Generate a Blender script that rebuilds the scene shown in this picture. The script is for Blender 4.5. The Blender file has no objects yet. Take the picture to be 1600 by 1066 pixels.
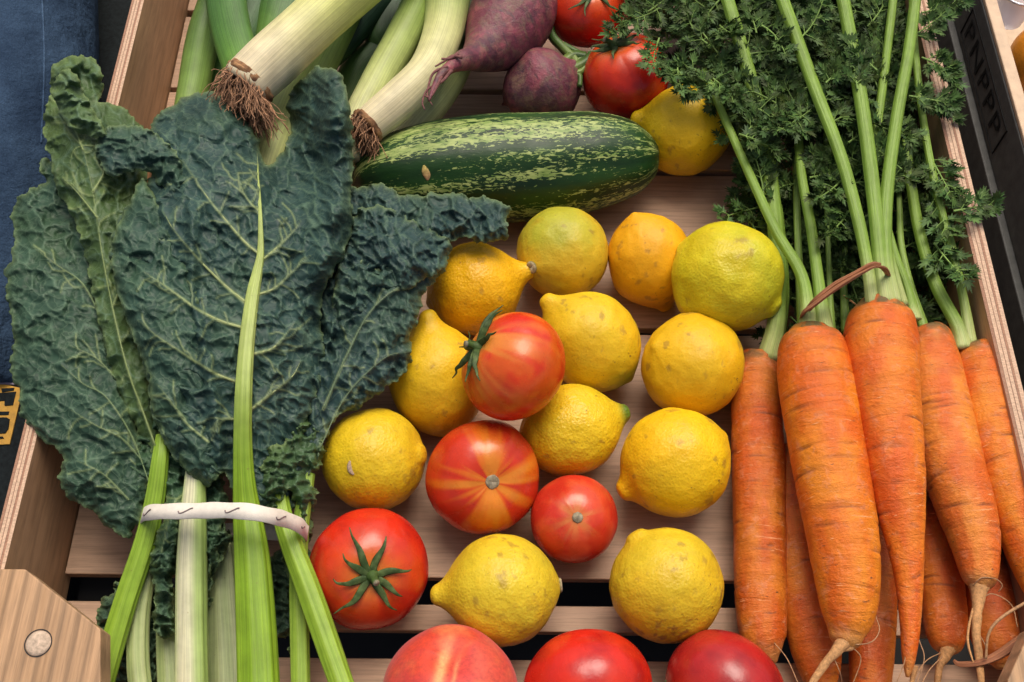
import bpy, math, random
import numpy as np
from mathutils import Matrix, Vector

# ------------------------------------------------------------------ camera, light, exposure
S = bpy.context.scene
COL = S.collection
W, H = 1600.0, 1066.0
F = 1606.0
TH = math.radians(62.0)
PSI = math.atan(-36 * math.cos(TH) / F)
CAMH = 0.60
R_ = np.array([math.cos(PSI), -math.sin(PSI), 0.0])
F_ = np.array([math.sin(PSI) * math.cos(TH), math.cos(PSI) * math.cos(TH), -math.sin(TH)])
U_ = np.cross(R_, F_)
CAM = np.array([0.0, 0.0, CAMH])
cam_d = bpy.data.cameras.new("camera")
cam_d.sensor_width = 36.0
cam_d.lens = 36.0 * F / W
cam_d.clip_start = 0.02
cam_d.clip_end = 50
cam = bpy.data.objects.new("camera", cam_d)
COL.objects.link(cam)
m = Matrix((( R_[0], U_[0], -F_[0], CAM[0]), (R_[1], U_[1], -F_[1], CAM[1]), (R_[2], U_[2], -F_[2], CAM[2]), (0, 0, 0, 1)))
cam.matrix_world = m
S.camera = cam

SUN_EL, SUN_AZ = math.radians(64), math.radians(16)     # azimuth measured from +Y towards +X
wd = bpy.data.worlds.new("World"); S.world = wd; wd.use_nodes = True
nt = wd.node_tree; nt.nodes.clear()
sky = nt.nodes.new("ShaderNodeTexSky"); sky.sky_type = 'NISHITA'; sky.sun_disc = False
sky.sun_elevation = SUN_EL; sky.sun_rotation = SUN_AZ
sky.air_density = 0.6; sky.dust_density = 6.0; sky.ozone_density = 0.6
bg = nt.nodes.new("ShaderNodeBackground"); bg.inputs[1].default_value = 0.11
out = nt.nodes.new("ShaderNodeOutputWorld")
nt.links.new(sky.outputs[0], bg.inputs[0]); nt.links.new(bg.outputs[0], out.inputs[0])
sl = bpy.data.lights.new("sun", 'SUN'); sl.energy = 1.8; sl.angle = math.radians(38); sl.color = (1.0, 0.92, 0.79)
so = bpy.data.objects.new("sun", sl); COL.objects.link(so)
sd = Vector((math.sin(SUN_AZ) * math.cos(SUN_EL), math.cos(SUN_AZ) * math.cos(SUN_EL), math.sin(SUN_EL)))
so.rotation_euler = sd.to_track_quat('Z', 'Y').to_euler(); so.location = sd * 3
S.view_settings.view_transform = 'Standard'; S.view_settings.look = 'None'
S.view_settings.exposure = 0.38; S.view_settings.gamma = 1.0; S.view_settings.use_curve_mapping = False
S.cycles.use_denoising = True
S.cycles.max_bounces = 6

# ------------------------------------------------------------------ helpers
rng = np.random.default_rng(7)
random.seed(7)

def ray(u, v):
    return R_ * ((u - 800) / F) + U_ * ((533 - v) / F) + F_
def P(u, v, z):
    d = ray(u, v); t = (z - CAMH) / d[2]
    return CAM + d * t
def Pm(u, v, z):          # vectorised
    u = np.asarray(u, float); v = np.asarray(v, float); z = np.asarray(z, float)
    d = R_ * ((u - 800) / F)[..., None] + U_ * ((533 - v) / F)[..., None] + F_
    t = (z - CAMH) / d[..., 2]
    return CAM + d * t[..., None]
def depth(u, v, z):
    d = ray(u, v); return (z - CAMH) / d[2]
def px2m(r, u, v, z):
    return r * depth(u, v, z) / F

def hash3(ix, iy, iz, seed):
    n = (ix.astype(np.int64) * 73856093) ^ (iy.astype(np.int64) * 19349663) ^ (iz.astype(np.int64) * 83492791) ^ (seed * 2654435761)
    n = (n ^ (n >> 13)) * 1274126177 & 0x7fffffff
    n = (n ^ (n >> 16)) * 668265263 & 0x7fffffff
    return ((n ^ (n >> 15)) & 0xffff) / 65535.0
def vnoise(p, seed=0):
    p = np.asarray(p, float)
    i = np.floor(p).astype(np.int64); f = p - i; f = f * f * (3 - 2 * f)
    r = 0
    for dx in (0, 1):
        for dy in (0, 1):
            for dz in (0, 1):
                w = (f[..., 0] if dx else 1 - f[..., 0]) * (f[..., 1] if dy else 1 - f[..., 1]) * (f[..., 2] if dz else 1 - f[..., 2])
                r = r + w * hash3(i[..., 0] + dx, i[..., 1] + dy, i[..., 2] + dz, seed)
    return r
def fbm(p, seed=0, o=4):
    a, s, t = 1.0, 0, 0
    p = np.asarray(p, float)
    for k in range(o):
        s = s + a * vnoise(p * 2 ** k + 17.3 * k, seed + k); t += a; a *= 0.5
    return s / t
def n2(x, y, s=1.0, seed=0, o=3):
    return fbm(np.stack([np.asarray(x) * s, np.asarray(y) * s, np.zeros_like(np.asarray(x, float)) + .37], -1), seed, o)
def voro2(x, y, seed=0):
    ix = np.floor(x).astype(np.int64); iy = np.floor(y).astype(np.int64)
    f1 = np.full(x.shape, 9.0); f2 = np.full(x.shape, 9.0)
    idv = np.zeros(x.shape)
    for dx in (-1, 0, 1):
        for dy in (-1, 0, 1):
            cx = ix + dx; cy = iy + dy; z0 = np.zeros_like(cx)
            px = cx + hash3(cx, cy, z0, seed); py = cy + hash3(cx, cy, z0 + 5, seed)
            d = np.hypot(px - x, py - y)
            nid = hash3(cx, cy, z0 + 9, seed)
            c = d < f1
            f2 = np.where(c, f1, np.minimum(f2, d)); idv = np.where(c, nid, idv); f1 = np.where(c, d, f1)
    return f1, f2, idv
def sstep(a, b, x):
    t = np.clip((x - a) / (b - a), 0, 1); return t * t * (3 - 2 * t)
def mixc(a, b, f):
    f = np.asarray(f)[..., None]
    return np.asarray(a) * (1 - f) + np.asarray(b) * f
def spline(pts, n):
    """Catmull-Rom through pts (k,d), n samples equally spaced in arc."""
    p = np.asarray(pts, float)
    if len(p) == 2:
        t = np.linspace(0, 1, n)[:, None]; return p[0] * (1 - t) + p[1] * t
    q = np.vstack([2 * p[0] - p[1], p, 2 * p[-1] - p[-2]])
    o = []
    for i in range(1, len(q) - 2):
        t = np.linspace(0, 1, 24, endpoint=False)[:, None]
        a, b, c, d = q[i - 1], q[i], q[i + 1], q[i + 2]
        o.append(.5 * ((2 * b) + (c - a) * t + (2 * a - 5 * b + 4 * c - d) * t ** 2 + (3 * b - a - 3 * c + d) * t ** 3))
    o = np.vstack(o + [p[-1:]])
    s = np.r_[0, np.cumsum(np.linalg.norm(np.diff(o[:, :3], axis=0), axis=1))]
    tt = np.linspace(0, s[-1], n)
    return np.stack([np.interp(tt, s, o[:, k]) for k in range(o.shape[1])], 1)
def closed_spline(pts, step):
    p = np.asarray(pts, float); n = len(p); o = []
    for i in range(n):
        a, b, c, d = p[i - 1], p[i], p[(i + 1) % n], p[(i + 2) % n]
        t = np.linspace(0, 1, 12, endpoint=False)[:, None]
        o.append(.5 * ((2 * b) + (c - a) * t + (2 * a - 5 * b + 4 * c - d) * t ** 2 + (3 * b - a - 3 * c + d) * t ** 3))
    o = np.vstack(o); o = np.vstack([o, o[:1]])
    s = np.r_[0, np.cumsum(np.linalg.norm(np.diff(o, axis=0), axis=1))]
    tt = np.arange(0, s[-1], step)
    return np.stack([np.interp(tt, s, o[:, 0]), np.interp(tt, s, o[:, 1])], 1), tt

class MB:
    """collects geometry (world coordinates) that becomes ONE mesh object"""
    def __init__(s): s.v = []; s.f = []; s.c = []; s.uv = []; s.n = 0; s.mi = []
    def add(s, v, f, c=(.5, .5, .5), uv=None, mi=0):
        v = np.asarray(v, float).reshape(-1, 3)
        c = np.asarray(c, float)
        if c.ndim == 1: c = np.tile(c, (len(v), 1))
        s.v.append(v); s.c.append(c.reshape(-1, 3))
        s.uv.append(np.zeros((len(v), 2)) if uv is None else np.asarray(uv, float).reshape(-1, 2))
        f = [tuple(int(i) + s.n for i in q) for q in f]
        s.f += f; s.mi += [mi] * len(f); s.n += len(v)
    def grid(s, X, c, uv=None, wrap=True, cap=False, mi=0):
        """X (rows, cols, 3); wrap closes the columns"""
        r, k = X.shape[:2]
        i = np.arange(r - 1)[:, None]; j = np.arange(k if wrap else k - 1)[None]
        a = i * k + j; b = i * k + (j + 1) % k
        q = np.stack([a, b, b + k, a + k], -1).reshape(-1, 4)
        fs = q.tolist()
        if cap: fs.append(list(range(k))[::-1]); fs.append([(r - 1) * k + t for t in range(k)])
        c = np.asarray(c, float)
        if c.ndim == 2 and c.shape[0] == r: c = np.repeat(c[:, None], k, 1)
        s.add(X, fs, c.reshape(-1, 3) if c.ndim > 1 else c, uv, mi)
    def box(s, x0, x1, y0, y1, z0, z1, c=(.5, .5, .5), mi=0):
        v = [(x, y, z) for z in (z0, z1) for y in (y0, y1) for x in (x0, x1)]
        s.add(v, [(0, 2, 3, 1), (4, 5, 7, 6), (0, 1, 5, 4), (2, 6, 7, 3), (0, 4, 6, 2), (1, 3, 7, 5)], c, None, mi)
    def build(s, name, mat, parent=None, origin=None, smooth=True, bevel=0, solid=0):
        v = np.vstack(s.v); c = np.vstack(s.c); uv = np.vstack(s.uv)
        if parent is not None: o0 = np.array(parent['_o'])
        else: o0 = np.array(v.mean(0) if origin is None else origin)
        me = bpy.data.meshes.new(name)
        me.from_pydata((v - o0).tolist(), [], s.f)
        at = me.attributes.new("Col", 'FLOAT_COLOR', 'POINT')
        at.data.foreach_set("color", np.hstack([c, np.ones((len(c), 1))]).astype(np.float32).ravel())
        ul = me.uv_layers.new(name="UVMap")
        li = np.zeros(len(me.loops), dtype=np.int32); me.loops.foreach_get("vertex_index", li)
        ul.data.foreach_set("uv", uv[li].astype(np.float32).ravel())
        if smooth: me.polygons.foreach_set("use_smooth", [True] * len(me.polygons))
        mats = mat if isinstance(mat, (list, tuple)) else [mat]
        for m_ in mats: me.materials.append(m_)
        if len(mats) > 1: me.polygons.foreach_set("material_index", s.mi)
        me.update()
        ob = bpy.data.objects.new(name, me); COL.objects.link(ob)
        if parent is not None:
            ob.parent = parent; ob['_o'] = tuple(o0)
        else:
            ob.location = o0; ob['_o'] = tuple(o0)
        if bevel:
            b = ob.modifiers.new("bevel", 'BEVEL'); b.width = bevel; b.segments = 2; b.limit_method = 'ANGLE'
        if solid:
            b = ob.modifiers.new("solid", 'SOLIDIFY'); b.thickness = solid; b.offset = -1
        return ob

def tag(o, label=None, cat=None, group=None, kind=None):
    if label: o['label'] = label
    if cat: o['category'] = cat
    if group: o['group'] = group
    if kind: o['kind'] = kind
    return o
def thing(name, loc, label, cat, group=None):
    o = bpy.data.objects.new(name, None); COL.objects.link(o)
    o.location = loc; o['_o'] = tuple(float(x) for x in loc); o.empty_display_size = .01
    return tag(o, label, cat, group)

def frames(p):
    t = np.gradient(p, axis=0); t /= np.linalg.norm(t, axis=1)[:, None] + 1e-12
    n = np.zeros_like(p)
    a = -F_ - t[0] * np.dot(-F_, t[0])
    if np.linalg.norm(a) < .1: a = R_ - t[0] * np.dot(R_, t[0])
    n[0] = a / np.linalg.norm(a)
    for i in range(1, len(p)):
        a = n[i - 1] - t[i] * np.dot(n[i - 1], t[i]); n[i] = a / (np.linalg.norm(a) + 1e-12)
    return t, n, np.cross(t, n)
def tube(mb, pts, n=24, k=14, col=(.5, .5, .5), fn=None, flat=1.0, colfn=None, cap=True, mi=0, raw=False):
    """pts rows x,y,z,r in metres; fn(a, s, S) -> radius factor; flat squashes along the camera-facing normal"""
    q = spline(pts, n) if not raw else np.asarray(pts, float)
    n = len(q)
    p, r = q[:, :3], q[:, 3]
    t, nn, bb = frames(p)
    s = np.r_[0, np.cumsum(np.linalg.norm(np.diff(p, axis=0), axis=1))]
    a = np.linspace(np.pi, 3 * np.pi, k, endpoint=False)
    A, SS = np.meshgrid(a, s)
    rf = np.ones_like(A) if fn is None else fn(A, SS, s[-1])
    rr = r[:, None] * rf
    fl = flat if np.isscalar(flat) else np.asarray(flat)[:, None]
    X = p[:, None] + nn[:, None] * (rr * np.cos(A) * fl)[..., None] + bb[:, None] * (rr * np.sin(A))[..., None]
    c = np.asarray(col, float) if colfn is None else colfn(A, SS, s[-1], X)
    uv = np.stack([(A - 2 * np.pi) * max(r.max(), 1e-4), SS], -1)
    if c.ndim == 1: c = np.tile(c, X.shape[:2] + (1,))
    mb.grid(X, c, uv, True, cap, mi)
    return X
def pxpts(rows):
    """rows (u, v, z, radius in photo pixels) -> metric rows"""
    return [list(P(u, v, z)) + [px2m(r, u, v, z)] for u, v, z, r in rows]

# ------------------------------------------------------------------ materials
def newmat(name):
    m_ = bpy.data.materials.new(name); m_.use_nodes = True
    t = m_.node_tree; t.nodes.clear()
    o = t.nodes.new("ShaderNodeOutputMaterial"); b = t.nodes.new("ShaderNodeBsdfPrincipled")
    t.links.new(b.outputs[0], o.inputs[0])
    return m_, t, b
def N(t, typ, **kw):
    n = t.nodes.new(typ)
    for k, v in kw.items():
        if k.startswith('i_'):
            key = k[2:]; key = int(key) if key.isdigit() else key.replace('_', ' ')
            n.inputs[key].default_value = v
        else: setattr(n, k, v)
    return n
def coords(t, src, scale):
    mp = N(t, "ShaderNodeMapping"); mp.inputs['Scale'].default_value = scale
    if src == 'uv':
        a = N(t, "ShaderNodeUVMap", uv_map="UVMap"); t.links.new(a.outputs[0], mp.inputs[0])
    else:
        a = N(t, "ShaderNodeTexCoord"); t.links.new(a.outputs['Object'], mp.inputs[0])
    return mp.outputs[0]
def noise(t, vec, scale=1.0, detail=3.0, rough=.5, dist=0.0):
    n = N(t, "ShaderNodeTexNoise"); n.inputs['Scale'].default_value = scale; n.inputs['Detail'].default_value = detail
    n.inputs['Roughness'].default_value = rough; n.inputs['Distortion'].default_value = dist
    t.links.new(vec, n.inputs['Vector']); return n.outputs[0]
def ramp(t, fac, stops, interp='LINEAR'):
    r = N(t, "ShaderNodeValToRGB"); r.color_ramp.interpolation = interp
    e = r.color_ramp.elements
    while len(e) < len(stops): e.new(.5)
    for x, (p_, c_) in zip(e, stops):
        x.position = p_; x.color = (*c_, 1) if len(c_) == 3 else c_
    t.links.new(fac, r.inputs[0]); return r.outputs[0]
def mixn(t, a, b, fac, mode='MIX'):
    n = N(t, "ShaderNodeMix", data_type='RGBA', blend_type=mode)
    for sock, val in ((n.inputs[6], a), (n.inputs[7], b), (n.inputs[0], fac)):
        if hasattr(val, 'is_linked'): t.links.new(val, sock)
        elif isinstance(val, tuple): sock.default_value = (*val, 1)
        else: sock.default_value = val
    return n.outputs[2]
def g(v): return (v, v, v)
def bumpn(t, b, hs):
    prev = None
    for h, st, dist in hs:
        n = N(t, "ShaderNodeBump"); n.inputs['Strength'].default_value = st; n.inputs['Distance'].default_value = dist
        t.links.new(h, n.inputs['Height'])
        if prev is not None: t.links.new(prev, n.inputs['Normal'])
        prev = n.outputs[0]
    t.links.new(prev, b.inputs['Normal'])
def colattr(t):
    a = N(t, "ShaderNodeAttribute", attribute_name="Col"); return a.outputs[0]

def M_lemon():
    m_, t, b = newmat("lemon peel")
    oc = coords(t, 'o', (1, 1, 1)); c = colattr(t)
    big = noise(t, oc, 45, 4, .55); fine = noise(t, oc, 900, 2, .6); v = N(t, "ShaderNodeTexVoronoi", feature='F1'); v.inputs['Scale'].default_value = 620
    t.links.new(oc, v.inputs['Vector'])
    c = mixn(t, c, ramp(t, big, [(.3, g(.86)), (.7, g(1.08))]), 1.0, 'MULTIPLY')
    c = mixn(t, c, ramp(t, v.outputs[0], [(.0, g(.80)), (.35, g(1.0))]), .8, 'MULTIPLY')
    sp = noise(t, oc, 330, 5, .72); msk = noise(t, oc, 38, 2, .5)
    mm = N(t, "ShaderNodeMath", operation='MULTIPLY'); t.links.new(ramp(t, sp, [(.615, g(0)), (.69, g(1))]), mm.inputs[0]); t.links.new(ramp(t, msk, [(.45, g(0)), (.60, g(1))]), mm.inputs[1])
    c = mixn(t, c, (.17, .08, .02), mm.outputs[0])
    t.links.new(c, b.inputs['Base Color'])
    b.inputs['Roughness'].default_value = .42; b.inputs['Specular IOR Level'].default_value = .30
    b.inputs['Subsurface Weight'].default_value = .10; b.inputs['Subsurface Radius'].default_value = (.006, .004, .001); b.inputs['Subsurface Scale'].default_value = 1
    bumpn(t, b, [(v.outputs[0], .35, .0006), (noise(t, oc, 170, 4, .6), .5, .0014), (noise(t, oc, 60, 2), .4, .002)])
    oi = N(t, "ShaderNodeObjectInfo"); bs = [n for n in t.nodes if n.bl_idname == "ShaderNodeBump"]
    for bn, lo, hi in ((bs[0], .12, .5), (bs[1], .2, .65)):
        mr = N(t, "ShaderNodeMapRange"); mr.inputs[3].default_value = lo; mr.inputs[4].default_value = hi
        t.links.new(oi.outputs['Random'], mr.inputs[0]); t.links.new(mr.outputs[0], bn.inputs['Strength'])
    mr = N(t, "ShaderNodeMapRange"); mr.inputs[3].default_value = .5; mr.inputs[4].default_value = .33
    t.links.new(oi.outputs['Random'], mr.inputs[0]); t.links.new(mr.outputs[0], b.inputs['Roughness'])
    return m_
def M_tomato():
    m_, t, b = newmat("tomato skin")
    oc = coords(t, 'o', (1, 1, 1)); c = colattr(t)
    c = mixn(t, c, ramp(t, noise(t, oc, 60, 4, .6), [(.3, g(.85)), (.7, g(1.1))]), 1.0, 'MULTIPLY')
    sp = noise(t, oc, 700, 3, .6)
    c = mixn(t, c, (.75, .35, .15), ramp(t, sp, [(.70, g(0)), (.80, g(.5))]))
    t.links.new(c, b.inputs['Base Color'])
    b.inputs['Roughness'].default_value = .30; b.inputs['Specular IOR Level'].default_value = .45
    t.links.new(ramp(t, noise(t, oc, 80, 3), [(.3, g(.20)), (.7, g(.36))]), b.inputs['Roughness'])
    b.inputs['Subsurface Weight'].default_value = .05; b.inputs['Subsurface Radius'].default_value = (.006, .001, .001); b.inputs['Subsurface Scale'].default_value = 1
    bumpn(t, b, [(noise(t, oc, 110, 3, .5), .22, .0014), (noise(t, oc, 1100, 2), .10, .0003)])
    return m_
def M_peach():
    m_, t, b = newmat("peach skin")
    oc = coords(t, 'o', (1, 1, 1)); c = colattr(t)
    c = mixn(t, c, ramp(t, noise(t, oc, 420, 4, .7), [(.3, (.78, .72, .75)), (.7, (1.2, 1.22, 1.1))]), 1.0, 'MULTIPLY')
    t.links.new(c, b.inputs['Base Color'])
    b.inputs['Roughness'].default_value = .58
    b.inputs['Sheen Weight'].default_value = .12; b.inputs['Sheen Roughness'].default_value = .5
    bumpn(t, b, [(noise(t, oc, 600, 3, .6), .25, .0005)])
    return m_
def M_beet():
    m_, t, b = newmat("beet skin")
    oc = coords(t, 'o', (1, 1, 1)); c = colattr(t); uv = coords(t, 'uv', (1, 1, 1))
    c = mixn(t, c, (.17, .095, .065), ramp(t, noise(t, oc, 120, 6, .7, .6), [(.46, g(0)), (.62, g(.85))]))
    c = mixn(t, c, (.33, .06, .09), ramp(t, noise(t, oc, 60, 4, .6, .4), [(.5, g(0)), (.72, g(.8))]))
    c = mixn(t, c, (.035, .02, .03), ramp(t, noise(t, coords(t, 'uv', (60, 200, 1)), 1, 5, .65, .8), [(.52, g(0)), (.7, g(.8))]))
    t.links.new(c, b.inputs['Base Color']); b.inputs['Roughness'].default_value = .52
    bumpn(t, b, [(noise(t, oc, 160, 6, .7), .55, .002), (noise(t, oc, 700, 3), .3, .0005)])
    return m_
def M_carrot():
    m_, t, b = newmat("carrot skin")
    oc = coords(t, 'o', (1, 1, 1)); c = colattr(t)
    ring = noise(t, coords(t, 'uv', (26, 150, 1)), 1, 5, .68, 1.2)
    blotch = noise(t, oc, 75, 5, .62, .4)
    c = mixn(t, c, (.60, .24, .13), ramp(t, noise(t, oc, 130, 5, .7, .6), [(.54, g(0)), (.68, g(.42))]))
    c = mixn(t, c, ramp(t, ring, [(.30, g(.90)), (.6, g(1.08))]), 1.0, 'MULTIPLY')
    pale = noise(t, coords(t, 'uv', (42, 620, 1)), 1, 4, .65, .5)
    c = mixn(t, c, (.78, .38, .17), ramp(t, pale, [(.64, g(0)), (.70, g(.85))]))
    dk = noise(t, coords(t, 'uv', (70, 460, 3)), 1, 4, .6, .5)
    c = mixn(t, c, (.10, .04, .02), ramp(t, dk, [(.66, g(0)), (.72, g(.9))]))
    t.links.new(c, b.inputs['Base Color'])
    t.links.new(ramp(t, blotch, [(.3, g(.36)), (.7, g(.6))]), b.inputs['Roughness'])
    b.inputs['Specular IOR Level'].default_value = .38
    bumpn(t, b, [(ring, .6, .0022), (noise(t, oc, 260, 6, .72), .75, .0013)])
    return m_
def M_zuc():
    m_, t, b = newmat("zucchini skin")
    band = noise(t, coords(t, 'uv', (75, 6, 1)), 1, 2, .5, .3)
    fl = noise(t, coords(t, 'uv', (640, 210, 1)), 1, 5, .62, .7)
    ad = N(t, "ShaderNodeMath", operation='ADD'); mu = N(t, "ShaderNodeMath", operation='MULTIPLY'); mu.inputs[1].default_value = 1.1
    t.links.new(band, mu.inputs[0]); t.links.new(fl, ad.inputs[0]); t.links.new(mu.outputs[0], ad.inputs[1])
    hf = N(t, "ShaderNodeMath", operation='MULTIPLY'); t.links.new(ad.outputs[0], hf.inputs[0]); hf.inputs[1].default_value = .5
    base = ramp(t, noise(t, coords(t, 'uv', (60, 14, 1)), 1, 3), [(.35, (.006, .024, .008)), (.7, (.020, .070, .012))])
    c = mixn(t, base, ramp(t, noise(t, coords(t, 'uv', (300, 90, 1)), 1, 2), [(.3, (.13, .22, .045)), (.65, (.38, .45, .15))]), ramp(t, hf.outputs[0], [(.550, g(0)), (.566, g(1))]))
    oc = coords(t, 'o', (1, 1, 1))
    t.links.new(c, b.inputs['Base Color']); b.inputs['Specular IOR Level'].default_value = .3
    t.links.new(ramp(t, noise(t, oc, 90, 4), [(.3, g(.34)), (.7, g(.5))]), b.inputs['Roughness'])
    bumpn(t, b, [(fl, .25, .0006), (noise(t, oc, 90, 3), .3, .0015)])
    return m_
def M_stalk(name="stalk", rough=.42, us=900, vs=14, lo=.72, hi=1.15, bump=.4, spot=True):
    m_, t, b = newmat(name)
    b.inputs['Specular IOR Level'].default_value = .33
    c = colattr(t); l = noise(t, coords(t, 'uv', (us, vs, 1)), 1, 3, .6)
    c = mixn(t, c, ramp(t, l, [(.3, g(lo)), (.65, g(hi))]), 1.0, 'MULTIPLY')
    oc = coords(t, 'o', (1, 1, 1))
    c = mixn(t, c, ramp(t, noise(t, oc, 70, 4, .6), [(.3, g(.82)), (.7, g(1.1))]), 1.0, 'MULTIPLY')
    if spot: c = mixn(t, c, (.16, .12, .04), ramp(t, noise(t, oc, 420, 3, .6), [(.70, g(0)), (.78, g(.6))]))
    t.links.new(c, b.inputs['Base Color']); b.inputs['Roughness'].default_value = rough
    b.inputs['Subsurface Weight'].default_value = .08; b.inputs['Subsurface Radius'].default_value = (.003, .004, .001); b.inputs['Subsurface Scale'].default_value = 1
    bumpn(t, b, [(l, bump, .0007), (noise(t, oc, 300, 4), .2, .0006)])
    return m_
def M_kale():
    m_, t, b = newmat("kale leaf")
    c = colattr(t); oc = coords(t, 'o', (1, 1, 1))
    nf = noise(t, oc, 260, 5, .62)
    c = mixn(t, c, ramp(t, noise(t, oc, 110, 4, .6), [(.3, g(.84)), (.7, g(1.15))]), 1.0, 'MULTIPLY')
    v = N(t, "ShaderNodeTexVoronoi", feature='DISTANCE_TO_EDGE'); v.inputs['Scale'].default_value = 150
    
    nz = N(t, "ShaderNodeTexNoise"); nz.inputs['Scale'].default_value = 90; t.links.new(oc, nz.inputs['Vector'])
    va = N(t, "ShaderNodeVectorMath", operation='MULTIPLY_ADD'); t.links.new(nz.outputs[1], va.inputs[0]); va.inputs[1].default_value = (.012, .012, .012); t.links.new(oc, va.inputs[2])
    t.links.new(va.outputs[0], v.inputs['Vector'])
    line = ramp(t, v.outputs[0], [(.0, g(1)), (.05, g(0))])
    c = mixn(t, c, (.17, .25, .15), mixn(t, g(0), line, .26))
    t.links.new(c, b.inputs['Base Color'])
    t.links.new(ramp(t, nf, [(.3, g(.40)), (.7, g(.62))]), b.inputs['Roughness'])
    b.inputs['Specular IOR Level'].default_value = .22
    iv = ramp(t, v.outputs[0], [(0, g(1)), (.12, g(.15)), (.4, g(0))])
    bumpn(t, b, [(iv, .32, .0006), (nf, .16, .0008)])
    return m_
def M_plain(name, col, rough=.6, nscale=60, lo=.8, hi=1.15, bump=.2, metallic=0, vcol=False, spec=.5):
    m_, t, b = newmat(name)
    oc = coords(t, 'o', (1, 1, 1)); n = noise(t, oc, nscale, 5, .6)
    src = colattr(t) if vcol else col
    c = mixn(t, src, ramp(t, n, [(.3, g(lo)), (.7, g(hi))]), 1.0, 'MULTIPLY')
    t.links.new(c, b.inputs['Base Color']); b.inputs['Roughness'].default_value = rough; b.inputs['Specular IOR Level'].default_value = spec
    bumpn(t, b, [(noise(t, oc, nscale * 6, 4), bump, .0006)])
    return m_
def M_wood(name, c1, c2, grain=(6, 160, 160), rough=.6, rings=False):
    m_, t, b = newmat(name)
    vec = coords(t, 'o', grain); n = noise(t, vec, 1, 6, .65, .3); n3 = noise(t, coords(t, 'o', tuple(x * 3.5 for x in grain)), 1, 4, .7)
    c = ramp(t, n, [(.3, c1), (.7, c2)])
    c = mixn(t, c, ramp(t, n3, [(.35, g(.72)), (.55, g(1.05))]), .8, 'MULTIPLY')
    oc = coords(t, 'o', (1, 1, 1))
    c = mixn(t, c, ramp(t, noise(t, oc, 14, 4), [(.3, g(.72)), (.7, g(1.12))]), 1.0, 'MULTIPLY')
    if rings:
        w = N(t, "ShaderNodeTexWave", wave_type='BANDS', bands_direction='X'); w.inputs['Scale'].default_value = 42; w.inputs['Distortion'].default_value = 2.2; w.inputs['Detail'].default_value = 3; w.inputs['Detail Scale'].default_value = .6
        t.links.new(coords(t, 'o', (1, .12, 1)), w.inputs['Vector'])
        c = mixn(t, c, ramp(t, w.outputs[1], [(0, g(.60)), (.55, g(1.06))]), .75, 'MULTIPLY')
    t.links.new(c, b.inputs['Base Color']); b.inputs['Roughness'].default_value = rough
    bumpn(t, b, [(n3, .35, .0006), (n, .2, .0008)])
    return m_
def M_ply():
    m_, t, b = newmat("plywood edge")
    # UV u runs 0..1 across the sheet thickness, v along it in metres
    u0 = N(t, "ShaderNodeUVMap", uv_map="UVMap"); sp = N(t, "ShaderNodeSeparateXYZ"); t.links.new(u0.outputs[0], sp.inputs[0])
    nz = noise(t, coords(t, 'uv', (3, 60, 1)), 1, 3); ma = N(t, "ShaderNodeMath", operation='MULTIPLY_ADD'); t.links.new(nz, ma.inputs[0]); ma.inputs[1].default_value = .06; t.links.new(sp.outputs[0], ma.inputs[2])
    L, D, G = (.62, .42, .28), (.36, .19, .115), (.12, .055, .035)
    c = ramp(t, ma.outputs[0], [(0, D), (.19, D), (.215, G), (.235, L), (.40, L), (.43, D), (.45, G), (.47, L), (.64, L), (.665, G), (.69, D), (.80, D), (.83, L), (1, L)])
    c = mixn(t, c, ramp(t, noise(t, coords(t, 'uv', (5, 900, 1)), 1, 4, .7), [(.35, g(.6)), (.6, g(1.1))]), .8, 'MULTIPLY')
    t.links.new(c, b.inputs['Base Color']); b.inputs['Roughness'].default_value = .75
    bumpn(t, b, [(noise(t, coords(t, 'uv', (30, 900, 1)), 1, 4, .7), .6, .0006)])
    return m_
def M_denim():
    m_, t, b = newmat("blue denim")
    oc = coords(t, 'o', (1, 1, 1)); n = noise(t, oc, 1200, 3, .7); bgn = noise(t, oc, 22, 4, .6)
    c = ramp(t, bgn, [(.3, (.014, .028, .055)), (.7, (.036, .066, .115))])
    c = mixn(t, c, ramp(t, n, [(.3, g(.6)), (.7, g(1.5))]), 1.0, 'MULTIPLY')
    c = mixn(t, c, colattr(t), 1.0, 'MULTIPLY')
    t.links.new(c, b.inputs['Base Color']); b.inputs['Roughness'].default_value = .9; b.inputs['Specular IOR Level'].default_value = .1
    bumpn(t, b, [(n, .6, .0006), (noise(t, oc, 45, 5, .65), .8, .008)])
    return m_

LEMON = M_lemon(); TOM = M_tomato(); PEACH = M_peach(); BEET = M_beet(); CARROT = M_carrot(); ZUC = M_zuc(); KALE = M_kale()
STALK = M_stalk("green stalk"); LEEK = M_stalk("leek skin", .45, 1000, 9, .70, 1.12, .35)
CSTEM = M_stalk("carrot stem", .42, 1500, 25, .7, 1.18, .5)
GREEN = M_plain("small green leaf", None, .55, 300, .75, 1.25, .3, vcol=True, spec=.25)
SCAR = M_plain("stem scar", None, .8, 500, .6, 1.3, .6, vcol=True)
ROOT = M_plain("root fibre", None, .8, 600, .6, 1.3, .5, vcol=True)
SLATW = M_wood("beech slat", (.42, .262, .165), (.54, .345, .225), (7, 170, 170))
PLYF = M_wood("plywood face", (.40, .225, .115), (.52, .31, .17), (90, 7, 60))
PLANK = M_wood("pine plank", (.43, .25, .12), (.56, .34, .18), (230, 9, 200), .65, rings=True)
DOWEL = M_plain("dowel end grain", (.62, .47, .34), .8, 500, .6, 1.2, .8)
PLYE = M_ply(); DENIM = M_denim()
BLACK = M_plain("black paint", (.085, .086, .078), .6, 120, .8, 1.3, .2)
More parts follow.
